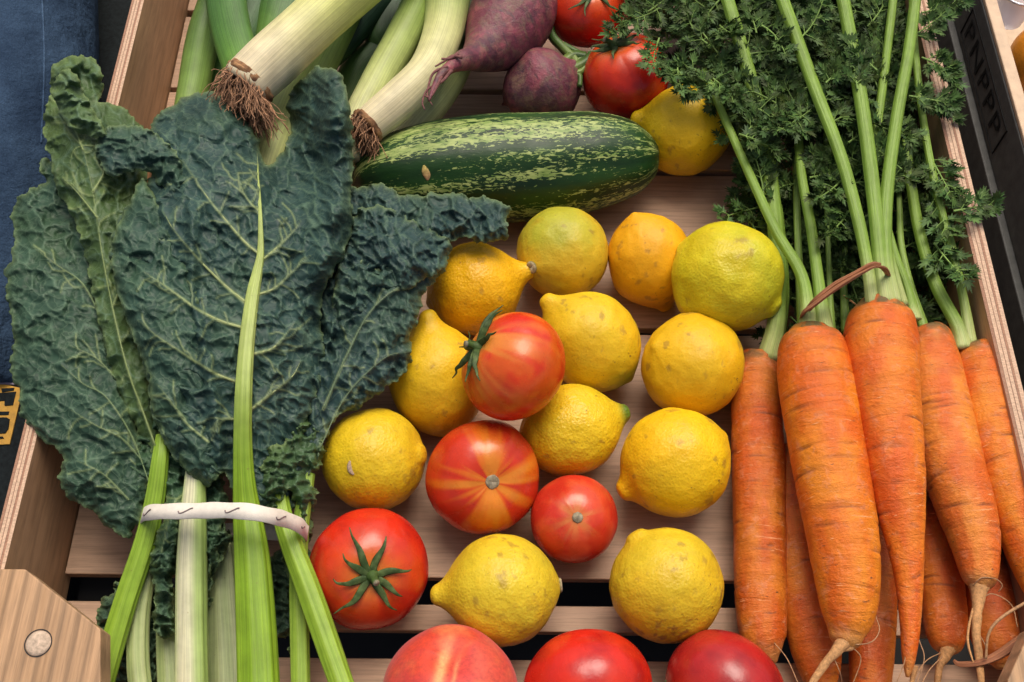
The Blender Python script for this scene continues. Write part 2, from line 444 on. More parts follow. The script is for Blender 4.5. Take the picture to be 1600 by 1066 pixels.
BLACKF = M_plain("black fabric", (.008, .011, .012), .85, 300, .6, 1.6, .5, spec=.15)
INK = M_plain("black line", (.003, .003, .003), .4, 100, .9, 1.1, .1)
YELL = M_plain("yellow print", (.50, .26, .02), .6, 200, .75, 1.15, .2)
GREY = M_plain("pale grey lilac paper", (.24, .21, .26), .8, 120, .8, 1.1, .3)
PAPER = M_plain("paper band", (.74, .68, .58), .7, 300, .9, 1.06, .3)
PINK_INK = M_plain("grey ink", (.20, .15, .14), .8, 300, .7, 1.2, .1)
RAFFIA = M_stalk("rust raffia", .7, 1500, 20, .55, 1.25, .9, spot=False)
GROUNDM = M_plain("dark tarp", (.022, .020, .018), .8, 20, .7, 1.3, .2)
PALEW = M_plain("pale wood edge", (.60, .43, .28), .6, 140, .85, 1.08, .2)
ORANGE = M_plain("orange peel", (.72, .25, .015), .4, 120, .85, 1.1, .5)

# ------------------------------------------------------------------ the setting
mb = MB(); mb.box(-2.5, 2.5, -2.0, 3.0, -.16, -.15)
tag(mb.build("ground", GROUNDM, smooth=False), kind='structure')

# ------------------------------------------------------------------ the crate
XL, XR, HW, T = -.2668, .278, .070, .0085
Y0, Y1 = P(800, 1180, 0)[1], P(800, -420, 0)[1]
crate = thing("wooden_crate", (0, (Y0 + Y1) / 2, -.012), "open plywood crate with slatted floor holding all the vegetables", "crate")
def panel(name, x0, x1, y0, y1, z0, z1, across):
    m2 = MB(); m2.box(x0, x1, y0, y1, z0, z1 - .0002)
    n = 60
    if across == 'x':
        yy = np.linspace(y0, y1, n); X = np.zeros((n, 2, 3)); X[:, 0] = np.stack([yy * 0 + x1, yy, yy * 0 + z1], 1); X[:, 1] = np.stack([yy * 0 + x0, yy, yy * 0 + z1], 1)
        uv = np.stack([np.tile([1., 0.], (n, 1)), np.repeat(yy[:, None], 2, 1)], -1)
    else:
        xx = np.linspace(x0, x1, n); X = np.zeros((n, 2, 3)); X[:, 0] = np.stack([xx, xx * 0 + y0, xx * 0 + z1], 1); X[:, 1] = np.stack([xx, xx * 0 + y1, xx * 0 + z1], 1)
        uv = np.stack([np.tile([1., 0.], (n, 1)), np.repeat(xx[:, None], 2, 1)], -1)
    m2.grid(X, (.5, .5, .5), uv, wrap=False, mi=1)
    return m2.build(name, [PLYF, PLYE], crate, smooth=False)
panel("side_panel", XL - T, XL, Y0 + .012, Y1, -.012, HW, 'x')
panel("side_panel", XR, XR + T + .002, Y0 + .012, Y1, -.012, HW, 'x')
panel("end_panel", XL - T, XR + T, Y1, Y1 + T, -.012, HW, 'y')
panel("end_panel", XL - T, XR + T, Y0, Y0 + .0115, -.012, HW, 'y')
for v0, v1 in ((-400, -190), (-180, 20), (30, 141), (148, 263), (272, 511), (521, 904), (946, 987), (1031, 1170)):
    ya, yb = P(800, v1, 0)[1], P(800, v0, 0)[1]
    m2 = MB(); m2.box(XL + .001, XR - .001, ya, yb, -.008, 0)
    m2.build("slat", SLATW, crate, smooth=False, bevel=.0008)
def extrude_px(poly, ztop, th):
    top = [P(u, v, ztop) for u, v in poly]; n = len(top)
    bot = [p - np.array([0, 0, th]) for p in top]
    m2 = MB(); m2.add(top + bot, [tuple(range(n))[::-1], tuple(range(n, 2 * n))] + [(i, (i + 1) % n, n + (i + 1) % n, n + i) for i in range(n)])
    return m2
def fixn(o):
    import bmesh
    b = bmesh.new(); b.from_mesh(o.data); bmesh.ops.recalc_face_normals(b, faces=b.faces); b.to_mesh(o.data); b.free(); return o
pl = extrude_px([(-60, 889), (39, 889), (157, 983), (157, 1150), (-60, 1150)], HW + .0155, .015).build("corner_plate", PLANK, crate, smooth=False, bevel=.0008); fixn(pl)
pl2 = extrude_px([(1612, 980), (1575, 1062), (1575, 1150), (1720, 1150), (1720, 980)], HW + .0155, .015).build("corner_plate", PLANK, crate, smooth=False, bevel=.0008); fixn(pl2)
c0 = P(60, 1005, HW + .0155); r0 = px2m(19.5, 60, 1005, HW)
m2 = MB()
prof = [(0, .0008), (.6, .0009), (.93, .0006), (1.0, -.001)]
a = np.linspace(0, 2 * np.pi, 40, endpoint=False)
X = np.stack([np.stack([c0[0] + r0 * q * np.cos(a), c0[1] + r0 * q * np.sin(a), c0[2] + h + 0 * a], 1) for q, h in prof])
m2.grid(X[::-1], (.5, .5, .5)); m2.build("dowel", DOWEL, pl)
m2 = MB(); X = np.stack([np.stack([c0[0] + r0 * q * np.cos(a), c0[1] + r0 * q * np.sin(a), c0[2] + .0003 + 0 * a], 1) for q in (1.08, .99)])
m2.grid(X, (.5, .5, .5)); m2.build("dowel_gap", INK, pl)

# ------------------------------------------------------------------ neighbours outside the crate
# right: black crate with pale edge
na = .345; zb, zt = -.005, .0405
nb = thing("black_crate", (na, .3, -.15), "black painted crate with embossed letters right of the wooden crate", "crate")
m2 = MB(); m2.box(na, na + .010, -.3, 1.0, -.14, zt); m2.build("side_panel", BLACK, nb, smooth=False, bevel=.001)
m2 = MB(); m2.box(na + .0005, na + .0095, -.3, 1.0, zt + .0003, zt + .004); m2.build("edge_strip", PALEW, nb, smooth=False, bevel=.0008)
m2 = MB(); m2.box(na - .006, na - .0002, -.3, 1.0, -.14, zb + .004); m2.build("base_rail", BLACK, nb, smooth=False, bevel=.001)
m2 = MB(); m2.box(na + .011, na + .30, -.3, 1.0, -.14, -.05); m2.build("crate_floor", PALEW, nb, smooth=False)
def onface(u, v):      # ray hits plane x = na
    d = ray(u, v); t_ = (na - CAM[0]) / d[0]; return CAM + d * t_
fr = [onface(1528, 2), onface(1588, 178), onface(1570, 214), onface(1518, 38)]
ytop = max(p[1] for p in fr); ybot = onface(1588, 182)[1]; zlo, zhi = .004, .028
m2 = MB()
e = .0009
for (ya, yb, za, zb_) in ((ybot, ytop, zhi, zhi + e), (ybot, ytop, zlo - e, zlo), (ybot - e, ybot, zlo - e, zhi + e), (ytop, ytop + e, zlo - e, zhi + e)):
    m2.box(na - .0008, na - .0001, ya, yb, za, zb_)
m2.build("frame_line", INK, nb, smooth=False)
def text_mesh(txt, size):
    cu = bpy.data.curves.new("txt", 'FONT'); cu.body = txt; cu.size = size; cu.fill_mode = 'FRONT'; cu.extrude = .0003; cu.space_character = 1.15
    ob = bpy.data.objects.new("txt", cu); COL.objects.link(ob)
    dg = bpy.context.evaluated_depsgraph_get(); me = bpy.data.meshes.new_from_object(ob.evaluated_get(dg))
    v = np.array([x.co[:] for x in me.vertices]); f = [tuple(p.vertices) for p in me.polygons]
    bpy.data.objects.remove(ob); bpy.data.curves.remove(cu); bpy.data.meshes.remove(me)
    return v, f
tv, tf = text_mesh("PNPPP", .02)
tx, ty = tv[:, 0], tv[:, 1]
tx = (tx - tx.min()) / (tx.max() - tx.min()); ty = (ty - ty.min()) / (ty.max() - ty.min())
m2 = MB(); m2.add(np.stack([na - .0004 - tv[:, 2] * .5 - .0002, ytop - .006 - tx * (ytop - ybot - .014), zlo + .004 + ty * (zhi - zlo - .008)], 1), tf)
m2.build("lettering", INK, nb, smooth=False)
# orange and clear plastic inside that crate
def ball(name, u, v, z, r, mat, col, label, cat, sq=1.0, seed=0):
    c = P(u, v, z); rm = px2m(r, u, v, z); th = np.linspace(0, np.pi, 40); ph = np.linspace(0, 2 * np.pi, 60, endpoint=False)
    PH, TT = np.meshgrid(ph, th)
    d = np.stack([np.sin(TT) * np.cos(PH), np.sin(TT) * np.sin(PH), np.cos(TT) * sq], -1)
    X = c + d * (rm * (1 + .03 * (fbm(d * 2 + seed, seed) - .5)))[..., None]
    b = MB(); b.grid(X, col); return tag(b.build(name, mat, origin=c), label, cat)
ball("orange", 1640, 95, 0.0, 62, ORANGE, (.7, .3, .02), "orange fruit at the right edge beyond the black crate's pale rim", "orange")
cup = thing("plastic_cup", P(1592, 5, 0.0), "clear plastic tub in the top right corner beyond the black crate", "tub")
m2 = MB(); cc = P(1590, 0, .01)
aa = np.linspace(0, 2 * np.pi, 48, endpoint=False)
X = np.stack([np.stack([cc[0] + q * np.cos(aa), cc[1] + q * np.sin(aa), cc[2] + h + 0 * aa], 1) for q, h in ((.0, -.02), (.010, -.02), (.012, -.02), (.016, .010), (.0175, .012), (.0185, .011), (.0165, .008))])
gm, t_, b_ = newmat("milky plastic"); b_.inputs['Base Color'].default_value = (.75, .72, .78, 1); b_.inputs['Roughness'].default_value = .2; b_.inputs['Transmission Weight'].default_value = .45
m2.grid(X, (.5, .5, .5)); m2.build("tub_wall", gm, cup)

# left: person's denim, black box with yellow print
def build_denim():
    rows = []
    ctr = [(-10, -260, -.03, 150), (10, -60, -.03, 132), (14, 200, -.03, 130), (-20, 420, -.035, 125), (-60, 620, -.04, 115)]
    m3 = MB()
    def fn(A, SS, L):
        p = np.stack([np.cos(A) * 2.2, np.sin(A) * 2.2, SS * 16], -1)
        return 1 + .07 * (fbm(p, 31, 4) - .5) + .02 * np.sin(SS * 90 + 3 * np.cos(A)) * sstep(.2, .8, fbm(p * .7, 5))
    def cf(A, SS, L, X): return np.ones(X.shape)
    tube(m3, pxpts(ctr), 160, 90, fn=fn, colfn=cf)
    per = thing("denim_garment", P(0, 200, -.15), "blue denim garment of the person standing left of the crate", "clothing")
    m3.build("cloth", DENIM, per)
    # raised seam
    m4 = MB()
    for du in (-3.2, 3.2):
        tube(m4, [list(P(70 + du, v, 0) ) + [.0006] for v in ()] or pxpts([(60 + du, -60, .0535, 1.3), (64 + du, 60, .0535, 1.3), (67 + du, 200, .0525, 1.3), (66 + du, 330, .049, 1.3)]), 60, 6, col=(2.2, 2.2, 2.2))
    return per, m4
per, seam = build_denim()

lb = thing("black_box", P(-40, 760, -.15), "black box with yellow printed lettering and lilac grey strip left of the crate", "box")
zB = -.02
def flat_px(poly, z, th, name, mat, par): return fixn(extrude_px(poly, z, th).build(name, mat, par, smooth=False))
flat_px([(-260, 380), (70, 480), (40, 700), (-10, 900), (-40, 1200), (-400, 1200)], zB, .12, "lid", BLACKF, lb)
flat_px([(-120, 562), (40, 560), (34, 601), (-120, 598)], zB + .0012, .0011, "grey_strip", GREY, lb)
pr = flat_px([(-120, 598), (8, 601), (31, 606), (32, 622), (15, 694), (-120, 700)], zB + .0009, .0008, "yellow_print", YELL, lb)
for poly in ([(2, 607), (22, 606), (21, 610), (3, 613)], [(-60, 616), (2, 614), (25, 612), (20, 633), (7, 634), (7, 626), (-60, 630)], [(-60, 644), (14, 643), (13, 648), (-60, 650)], [(-60, 655), (10, 652), (15, 655), (13, 670), (8, 677), (-60, 680)], [(-60, 684), (4, 682), (6, 685), (-60, 690)]):
    flat_px(poly, zB + .0015, .0005, "letter_shape", BLACKF, pr)

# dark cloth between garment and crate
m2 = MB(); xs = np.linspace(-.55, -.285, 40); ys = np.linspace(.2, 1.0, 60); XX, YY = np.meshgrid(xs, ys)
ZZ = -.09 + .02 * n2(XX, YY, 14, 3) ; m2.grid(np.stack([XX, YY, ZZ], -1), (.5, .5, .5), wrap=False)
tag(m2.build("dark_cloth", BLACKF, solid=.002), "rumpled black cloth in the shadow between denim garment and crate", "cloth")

# ------------------------------------------------------------------ lemons
def axis(ang, tilt):
    a_, t_ = math.radians(ang), math.radians(tilt)
    v = math.cos(t_) * (math.cos(a_) * R_ + math.sin(a_) * U_) - math.sin(t_) * F_
    return v / np.linalg.norm(v)
def basis(ax):
    h = np.array([0, 0, 1.0]) if abs(ax[2]) < .9 else np.array([0, 1.0, 0])
    x = np.cross(h, ax); x /= np.linalg.norm(x); return x, np.cross(ax, x), ax
LPROF = np.array([(-1.04, 0), (-1.03, .06), (-1.0, .13), (-.955, .25), (-.87, .44), (-.7, .69), (-.4, .92), (0, 1), (.32, .94), (.56, .78), (.74, .57), (.86, .39), (.95, .275), (1.03, .21), (1.10, .17), (1.15, .10), (1.165, 0)])
YEL, GRN, ORG = (.72, .43, .012), (.36, .37, .03), (.74, .315, .010)
PALEY = (.62, .42, .045)
def lemon(u, v, z, L, Wd, ang, tilt, label, col=YEL, col2=GRN, g_amt=.25, g_dir=None, dirty=0.0, nip=1.0, stem=False, seed=0, lump=.05, tipcol=None):
    c = P(u, v, z); Lm, Wm = px2m(L, u, v, z), px2m(Wd, u, v, z)
    pr_ = LPROF.copy()
    q = pr_[:, 0] > .8; pr_[q, 0] = .8 + (pr_[q, 0] - .8) * nip
    pr_ = spline(np.hstack([pr_, np.zeros((len(pr_), 1))]), 110)[:, :2]
    x, y, a_ = basis(axis(ang, tilt))
    ph = np.linspace(0, 2 * np.pi, 120, endpoint=False)
    PH, AX = np.meshgrid(ph, pr_[:, 0]); RR = np.repeat(np.clip(pr_[:, 1], 0, 9)[:, None], len(ph), 1)
    d = np.stack([np.cos(PH) * RR, np.sin(PH) * RR, AX], -1)
    lum = fbm(d * 1.6 + seed * 3.1, seed, 3) - .5
    fine = fbm(d * 7 + seed, seed + 9, 3) - .5
    wr = (fbm(np.stack([np.cos(PH) * 3, np.sin(PH) * 3, AX * 3], -1), seed + 3) - .5) * sstep(.45, .8, np.abs(AX))
    rf = 1 + lump * 1.7 * lum + .022 * fine + .10 * wr
    X = c + x * (d[..., 0] * rf * Wm)[..., None] + y * (d[..., 1] * rf * Wm)[..., None] + a_ * (AX * (1 + lump * lum) * Lm)[..., None]
    gd = np.array(g_dir if g_dir is not None else axis(ang + 40, 20)); gd = gd / np.linalg.norm(gd)
    nrm = (X - c) / Wm
    gm_ = sstep(.45, 1.0, g_amt * 1.2 + .33 * (nrm @ gd) + .9 * (fbm(nrm * 1.5, seed + 21) - .5))
    cc = mixc(col, col2, gm_)
    cc = mixc(cc, np.array(col) * np.array([1.02, .84, .6]), .5 * sstep(.5, .75, fbm(nrm * 1.2 + 7, seed + 5)))
    if tipcol is not None: cc = mixc(cc, tipcol, sstep(.85, 1.05, AX))
    br = np.maximum(sstep(.68, .76, fbm(nrm * 5, seed + 40, 4)) * .5, dirty * sstep(.60, .68, fbm(nrm * 8, seed + 41, 4)) * sstep(-.2, .5, -(nrm @ U_) + .5 * (nrm @ R_)))
    cc = mixc(cc, (.25, .13, .03), br)
    b = MB(); b.grid(X, cc)
    if stem:
        th = thing("lemon", c, label, "lemon", "lemons spread over the crate floor")
        b.build("peel", LEMON, th)
        s = MB(); base = c + a_ * (-1.02 * Lm) * (1 if stem == 'back' else -1) if False else c - a_ * (1.0 * Lm)
        tube(s, [list(base + a_ * .002) + [.0042], list(base - a_ * .0008) + [.0040], list(base - a_ * .0016) + [.0030], list(base - a_ * .0014) + [.0014], list(base - a_ * .0008) + [.0002]], 22, 20,
             colfn=lambda A, SS, L_, X_: mixc((.16, .15, .04), (.42, .34, .20), sstep(.4, .8, SS / L_)))
        s.build("stem_scar", SCAR, th); return th
    return tag(b.build("lemon", LEMON, origin=c), label, "lemon", "lemons spread over the crate floor")

UPL = axis(90, 30)
lemon(880, 395, .032, 76, 72, 28, -42, "yellow green lemon showing its stem end, below the striped zucchini", (0.671, 0.440, 0.024), (0.439, 0.418, 0.032), .48, axis(120, 40), stem=True, seed=1, nip=.5)
lemon(743, 450, .034, 78, 72, 18, 2, "orange yellow lemon by the kale tip with its nipple pointing right", (0.792, 0.425, 0.008), (0.663, 0.425, 0.014), .2, seed=2, nip=1.25)
lemon(1016, 409, .030, 80, 66, -68, -18, "deep orange yellow lemon half hidden behind the large greenish lemon", (0.800, 0.389, 0.007), (0.663, 0.425, 0.014), .2, seed=3, nip=.7)
lemon(1138, 435, .052, 92, 88, -35, 12, "large green tinged lemon lying on top next to the carrot stems", (0.642, 0.543, 0.015), (0.512, 0.495, 0.024), .42, axis(-30, 40), seed=4, nip=.55, tipcol=(0.403, 0.418, 0.024), lump=.08)
lemon(922, 533, .034, 88, 74, 137, 4, "lemon right of the raised tomato, nipple up left and green lower end", (0.706, 0.472, 0.015), (0.366, 0.374, 0.024), .22, axis(-60, 0), seed=5, nip=1.0)
lemon(1083, 572, .036, 84, 82, -25, -30, "round golden lemon directly below the large greenish lemon", (0.749, 0.448, 0.010), (0.642, 0.472, 0.014), .2, seed=6, nip=.5)
lemon(684, 592, .034, 92, 76, 98, 12, "pear shaped lemon half covered by the raised tomato beside the kale", (0.749, 0.472, 0.013), (0.663, 0.472, 0.021), .2, seed=7, nip=1.1)
lemon(893, 672, .032, 86, 70, 18, 0, "lemon under the raised tomato with a small dark green tip at right", (0.728, 0.484, 0.014), (0.561, 0.462, 0.024), .3, seed=8, nip=.85, tipcol=(.10, .17, .02))
sc = lemon(586, 718, .036, 86, 79, 8, 14, "lemon beside the kale stems with a small dry slit scar", (0.706, 0.484, 0.015), (0.683, 0.462, 0.024), .3, seed=9, nip=.5, dirty=.35)
lemon(1053, 724, .036, 92, 85, 208, 4, "bright golden lemon next to the carrots, blunt nipple lower left", (0.792, 0.496, 0.010), (0.685, 0.496, 0.014), .15, seed=10, nip=.75)
lemon(782, 922, .036, 92, 86, 184, 2, "pale lemon lying crosswise between tomatoes, dark green stem end at right", (0.685, 0.507, 0.025), (0.537, 0.462, 0.032), .34, axis(-10, 10), stem=True, seed=11, dirty=.3, nip=1.1, lump=.04)
lemon(1040, 912, .038, 94, 88, 122, -4, "dirty speckled lemon beside the carrots, green at its lower end", (0.663, 0.472, 0.021), (0.415, 0.374, 0.024), .34, axis(-80, 10), seed=12, nip=.55, lump=.03, dirty=.75)
lemon(1068, 203, .034, 74, 70, 168, 2, "lemon at the upper right end of the zucchini under the carrot greens", (0.749, 0.484, 0.010), (0.663, 0.472, 0.014), .15, seed=13, nip=.95)
# slit scar on the lemon
m2 = MB(); q = [(547, 722), (546, 730), (549, 738), (553, 742)]
tube(m2, pxpts([(u, v, .0655 if i in (1, 2) else .0640, r) for i, ((u, v), r) in enumerate(zip(q, (1.5, 4, 4.5, 1.5)))]), 20, 10, col=(.42, .30, .20), flat=.6)
# placed after ray test below

# ------------------------------------------------------------------ tomatoes
RED, DRED, TORG, TYEL = (.58, .020, .008), (.40, .010, .008), (.64, .10, .010), (.66, .34, .05)
def tomato(u, v, z, r, ang, tilt, label, obl=.84, ribs=5, rib=.025, style='red', top='scar', seed=0, rmul=(1, 1), dimple=.10, name="tomato", cat="tomato", group="tomatoes among the lemons"):
    c = P(u, v, z); rm = px2m(r, u, v, z); x, y, a_ = basis(axis(ang, tilt))
    ph = np.linspace(0, 2 * np.pi, 144, endpoint=False); th = np.linspace(0, np.pi, 96) ** 1.0
    off = seed * 1.7
    def surf(TT, PH):
        lob = (np.abs(np.cos((PH + off) * ribs / 2 + .5 * np.sin(PH * 2 + seed))) ** .8 - .6)
        sh = rib * lob * (np.exp(-((TT - .75) / .7) ** 2) * 1.6 + .35 * np.sin(TT))
        d0 = np.stack([np.sin(TT) * np.cos(PH), np.sin(TT) * np.sin(PH), np.cos(TT)], -1)
        lum = .07 * (fbm(d0 * 1.3 + seed * 5, seed, 2) - .5)
        R = np.sin(TT) ** .93 * (1 + sh + lum)
        Z = obl * np.cos(TT) * (1 + lum) - dimple * np.exp(-(TT / (.30 + .05 * lob)) ** 2) - .04 * np.exp(-((np.pi - TT) / .25) ** 2)
        return c + rm * (x * (R * np.cos(PH))[..., None] + y * (R * np.sin(PH))[..., None] + a_ * Z[..., None])
    PH, TT = np.meshgrid(ph, th)
    X = surf(TT, PH); d = (X - c) / rm
    nb_ = fbm(d * 2 + seed, seed + 3)
    ring = np.stack([np.cos(PH) * 3.3, np.sin(PH) * 3.3, TT * .35 + seed], -1); st = fbm(ring, seed + 8, 3)
    if style == 'red':
        cc = mixc(RED, DRED, sstep(.45, .7, nb_)); cc = mixc(cc, TORG, .8 * np.exp(-(TT / .75) ** 2) * sstep(.3, .7, st + .2))
        cc = mixc(cc, TYEL, .5 * np.exp(-(TT / .32) ** 2))
    elif style == 'orange':
        cc = mixc((.60, .026, .008), TORG, .85 * sstep(.42, .66, nb_ + .25 * (st - .5) + .04))
        cc = mixc(cc, (.66, .22, .03), .85 * sstep(.47, .66, st) * np.exp(-(TT / 1.5) ** 2)); cc = mixc(cc, TYEL, .6 * np.exp(-(TT / .38) ** 2))
    elif style == 'stripe':
        st2 = np.clip(st + .28 * np.exp(-(TT / .55) ** 2) - .10 * sstep(.9, 1.9, TT), 0, 1)
        cc = mixc((.55, .035, .010), (.64, .13, .010), sstep(.50, .68, st2)); cc = mixc(cc, (.68, .25, .025), .65 * sstep(.64, .86, st2 + .12 * (nb_ - .5)) * (1 - .8 * sstep(.8, 1.5, TT)))
    elif style == 'pink':
        cc = mixc((.54, .030, .014), (.62, .07, .022), sstep(.4, .65, nb_))
        cc = mixc(cc, (.58, .26, .06), .62 * np.exp(-(TT / (.20 + .25 * sstep(.4, .7, st))) ** 2))
    elif style == 'dark':
        cc = mixc((.28, .010, .012), (.40, .016, .014), sstep(.4, .65, nb_)); cc = mixc(cc, TORG, .6 * np.exp(-(TT / .6) ** 2))
    elif style == 'peach':
        cc = mixc((.56, .040, .012), (.64, .14, .045), sstep(.42, .66, nb_)); cc = mixc(cc, (.52, .035, .035), .7 * sstep(.45, .62, fbm(d * 1.6 + 4, 77)))
        dd = (d @ (R_ * .95 + U_ * -.30)) + .25 + .04 * (nb_ - .5); cc = mixc(cc, (.74, .38, .15), .85 * np.exp(-(dd / .075) ** 2) * sstep(.1, .5, -(d @ F_)) + .45 * np.exp(-((dd - .2) / .03) ** 2) * sstep(.3, .6, -(d @ F_)))
    b = MB(); b.grid(X, cc)
    th_ = thing(name, c, label, cat, group)
    b.build("skin", PEACH if style == 'peach' else TOM, th_)
    s0 = surf(np.array([[.02]]), np.array([[0.]]))[0, 0]
    if top == 'scar':
        s = MB()
        rr = .11 * rm
        rows = [(s0 + a_ * -.001, rr * 1.15), (s0 + a_ * .0006, rr * 1.05), (s0 + a_ * .0009, rr * .85), (s0 - a_ * .0002, rr * .62), (s0 + a_ * .0001, rr * .52), (s0 + a_ * .0007, rr * .40), (s0 + a_ * .0004, rr * .02)]
        tube(s, [list(p_) + [q_] for p_, q_ in rows], 24, 24, raw=False, fn=lambda A, SS, L_: 1 + .14 * (fbm(np.stack([np.cos(A) * 3, np.sin(A) * 3, SS * 500], -1), seed) - .5) * 2,
             colfn=lambda A, SS, L_, X_: mixc(mixc((.14, .11, .04), (.42, .36, .26), fbm(np.stack([np.cos(A) * 5, np.sin(A) * 5, SS * 900], -1), 3)), (.74, .68, .56), sstep(.55, .68, SS / L_) * (.45 + .55 * sstep(.35, .6, fbm(np.stack([np.cos(A) * 4, np.sin(A) * 4, SS * 600], -1), 5)))))
        s.build("stem_scar", SCAR, th_)
    elif top == 'calyx':
        s = MB(); r2 = random.Random(seed + 50)
        n = 8; lens = [r2.uniform(.30, .80) for _ in range(n)]
        for i in range(n):
            p0 = i * 2 * math.pi / n + r2.uniform(-.38, .38); bend = r2.uniform(-.3, .3); L = lens[i] * 1.0; pts = []
            for k in range(8):
                f = k / 7; tt = .05 + L * f; pp = surf(np.array([[tt]]), np.array([[p0 + bend * f * f + .06 * math.sin(f * 6 + i)]]))[0, 0]
                up = (pp - c) / np.linalg.norm(pp - c)
                lift = .0016 + .0065 * rm / .035 * (f ** 3) * r2.uniform(.2, 1.0)
                w = .0032 * (rm / .036) * (1 - f) ** 1.1 * (.55 + 1.1 * f if f < .4 else 1.0) + .00025
                pts.append(list(pp + up * lift) + [w])
            tube(s, pts, 26, 8, flat=.2, colfn=lambda A, SS, L_, X_: mixc((.030, .058, .014), (.08, .12, .035), sstep(.3, .7, fbm(X_ * 400, 4))))
        s.build("calyx", GREEN, th_)
        s = MB(); tw = x * r2.uniform(-.4, .4) + y * r2.uniform(-.4, .4)
        pts = [list(s0 - a_ * .001) + [.0042], list(s0 + a_ * .002) + [.0034], list(s0 + a_ * .005 + tw * .003) + [.0020], list(s0 + a_ * .008 + tw * .008) + [.0020], list(s0 + a_ * .009 + tw * .011) + [.0017]]
        tube(s, pts, 20, 12, colfn=lambda A, SS, L_, X_: mixc((.05, .09, .02), (.30, .26, .17), sstep(.9, 1, SS / L_)))
        s.build("stem", GREEN, th_)
    return th_
tomato(803, 573, .076, 86, 150, 22, "orange red tomato lying on top of the lemons, calyx pointing left", .88, 4, .02, 'orange', 'calyx', 3, dimple=.12)
tomato(755, 745, .038, 89, 0, 78, "large yellow streaked tomato with a pale round stem scar", .84, 6, .022, 'stripe', 'scar', 5)
tomato(897, 811, .030, 68, 90, 78, "small smooth pinkish tomato with pale star round its scar", .90, 5, .006, 'pink', 'scar', 8, dimple=.05)
tomato(578, 889, .038, 93, 20, 80, "red tomato with green star calyx beside the kale stalks", .86, 5, .014, 'red', 'calyx', 11)
tomato(702, 1086, .048, 107, 85, 34, "fuzzy pink and orange peach with pale streak at the bottom edge", .95, 1, .0, 'peach', 'none', 13, dimple=.14, name="peach", cat="peach", group="")
tomato(920, 1080, .044, 102, -80, 50, "glossy orange red tomato cut off by the bottom edge", .88, 5, .012, 'red', 'none', 15)
tomato(1132, 1082, .040, 96, 215, 35, "dark crimson tomato at the bottom edge beside the carrots", .90, 5, .01, 'dark', 'calyx', 17)
tomato(914, 12, .046, 63, 60, 70, "round tomato at the top edge next to the beets", .88, 5, .01, 'red', 'calyx', 19)
tomato(977, 120, .040, 69, 118, 38, "pinkish red tomato with curled green calyx above the lemon", .90, 4, .03, 'red', 'calyx', 23, dimple=.14)

# ------------------------------------------------------------------ zucchini
zu = thing("zucchini", P(795, 258, .034), "dark green zucchini with pale flecked stripes lying across the crate", "zucchini")
m2 = MB()
zp = [(552, 290, .036, 6), (556, 288, .036, 22), (568, 285, .036, 42), (600, 279, .036, 62), (670, 271, .036, 77), (760, 265, .036, 84), (850, 261, .036, 83), (930, 252, .036, 76), (985, 247, .036, 60), (1012, 244, .036, 40), (1026, 242, .036, 18), (1030, 242, .036, 1)]
tube(m2, pxpts(zp), 160, 90, col=(.03, .1, .03), fn=lambda A, SS, L_: 1 + .012 * np.cos(A * 9) + .02 * (fbm(np.stack([np.cos(A), np.sin(A), SS * 18], -1), 4) - .5))
m2.build("skin", ZUC, zu)

# ------------------------------------------------------------------ beets
def beet(rows, label, tail=True, hairs=0, seed=0):
    p0 = P(*rows[0][:3]); th_ = thing("beet", P(*rows[1][:3]), label, "beet", "beets at the top of the crate"); b = MB()
    tube(b, pxpts(rows), 120, 64, fn=lambda A, SS, L_: 1 + .05 * (fbm(np.stack([np.cos(A) * 1.5, np.sin(A) * 1.5, SS * 40], -1), seed) - .5) + .018 * (fbm(np.stack([np.cos(A) * 6, np.sin(A) * 6, SS * 260], -1), seed + 1) - .5),
         colfn=lambda A, SS, L_, X_: mixc((.085, .022, .035), (.17, .035, .055), sstep(.35, .7, fbm(X_ * 60, seed + 2))))
    b.build("bulb", BEET, th_); return th_
b1 = beet([(838, -40, .055, 4), (832, -32, .055, 34), (815, -5, .056, 60), (797, 30, .058, 66), (778, 58, .061, 56), (756, 80, .068, 34), (737, 91, .080, 20), (722, 95, .088, 16), (704, 105, .095, 10), (688, 119, .097, 7), (677, 140, .098, 4), (670, 158, .097, 1.8)], "large maroon beet with long forked taproot over the leeks", seed=3)
s = MB()
for pth in ([(700, 104), (680, 112), (672, 125), (668, 150), (676, 165)], [(706, 110), (690, 128), (668, 140), (660, 160), (664, 172)], [(690, 120), (680, 140), (672, 152), (664, 150)], [(722, 90), (706, 88), (694, 96), (680, 104)], [(716, 84), (702, 92), (690, 92)]):
    tube(s, pxpts([(u, v, .0995 - .001 * i, 2.8 - .5 * i) for i, (u, v) in enumerate(pth)]), 26, 8, col=(.20, .075, .07))
s.build("taproot", ROOT, b1)
s = MB()
for i, (du, dv) in enumerate([(0, -70), (22, -66), (-18, -72), (40, -50)]):
    tube(s, pxpts([(830 + du * .3, -28 + 0 * dv, .056, 9), (832 + du * .8, -60, .06, 7), (838 + du * 1.5, -110, .06, 7)]), 20, 10, col=(.20, .05, .06))
s.build("leaf_stub", STALK, b1)
b2 = beet([(893, 100, .042, 2), (893, 104, .042, 20), (882, 113, .04, 42), (861, 127, .037, 59), (838, 140, .035, 61), (812, 151, .033, 46), (797, 157, .03, 24), (790, 161, .028, 6), (784, 164, .026, 1)], "small round maroon beet behind the zucchini", seed=9)
s = MB()
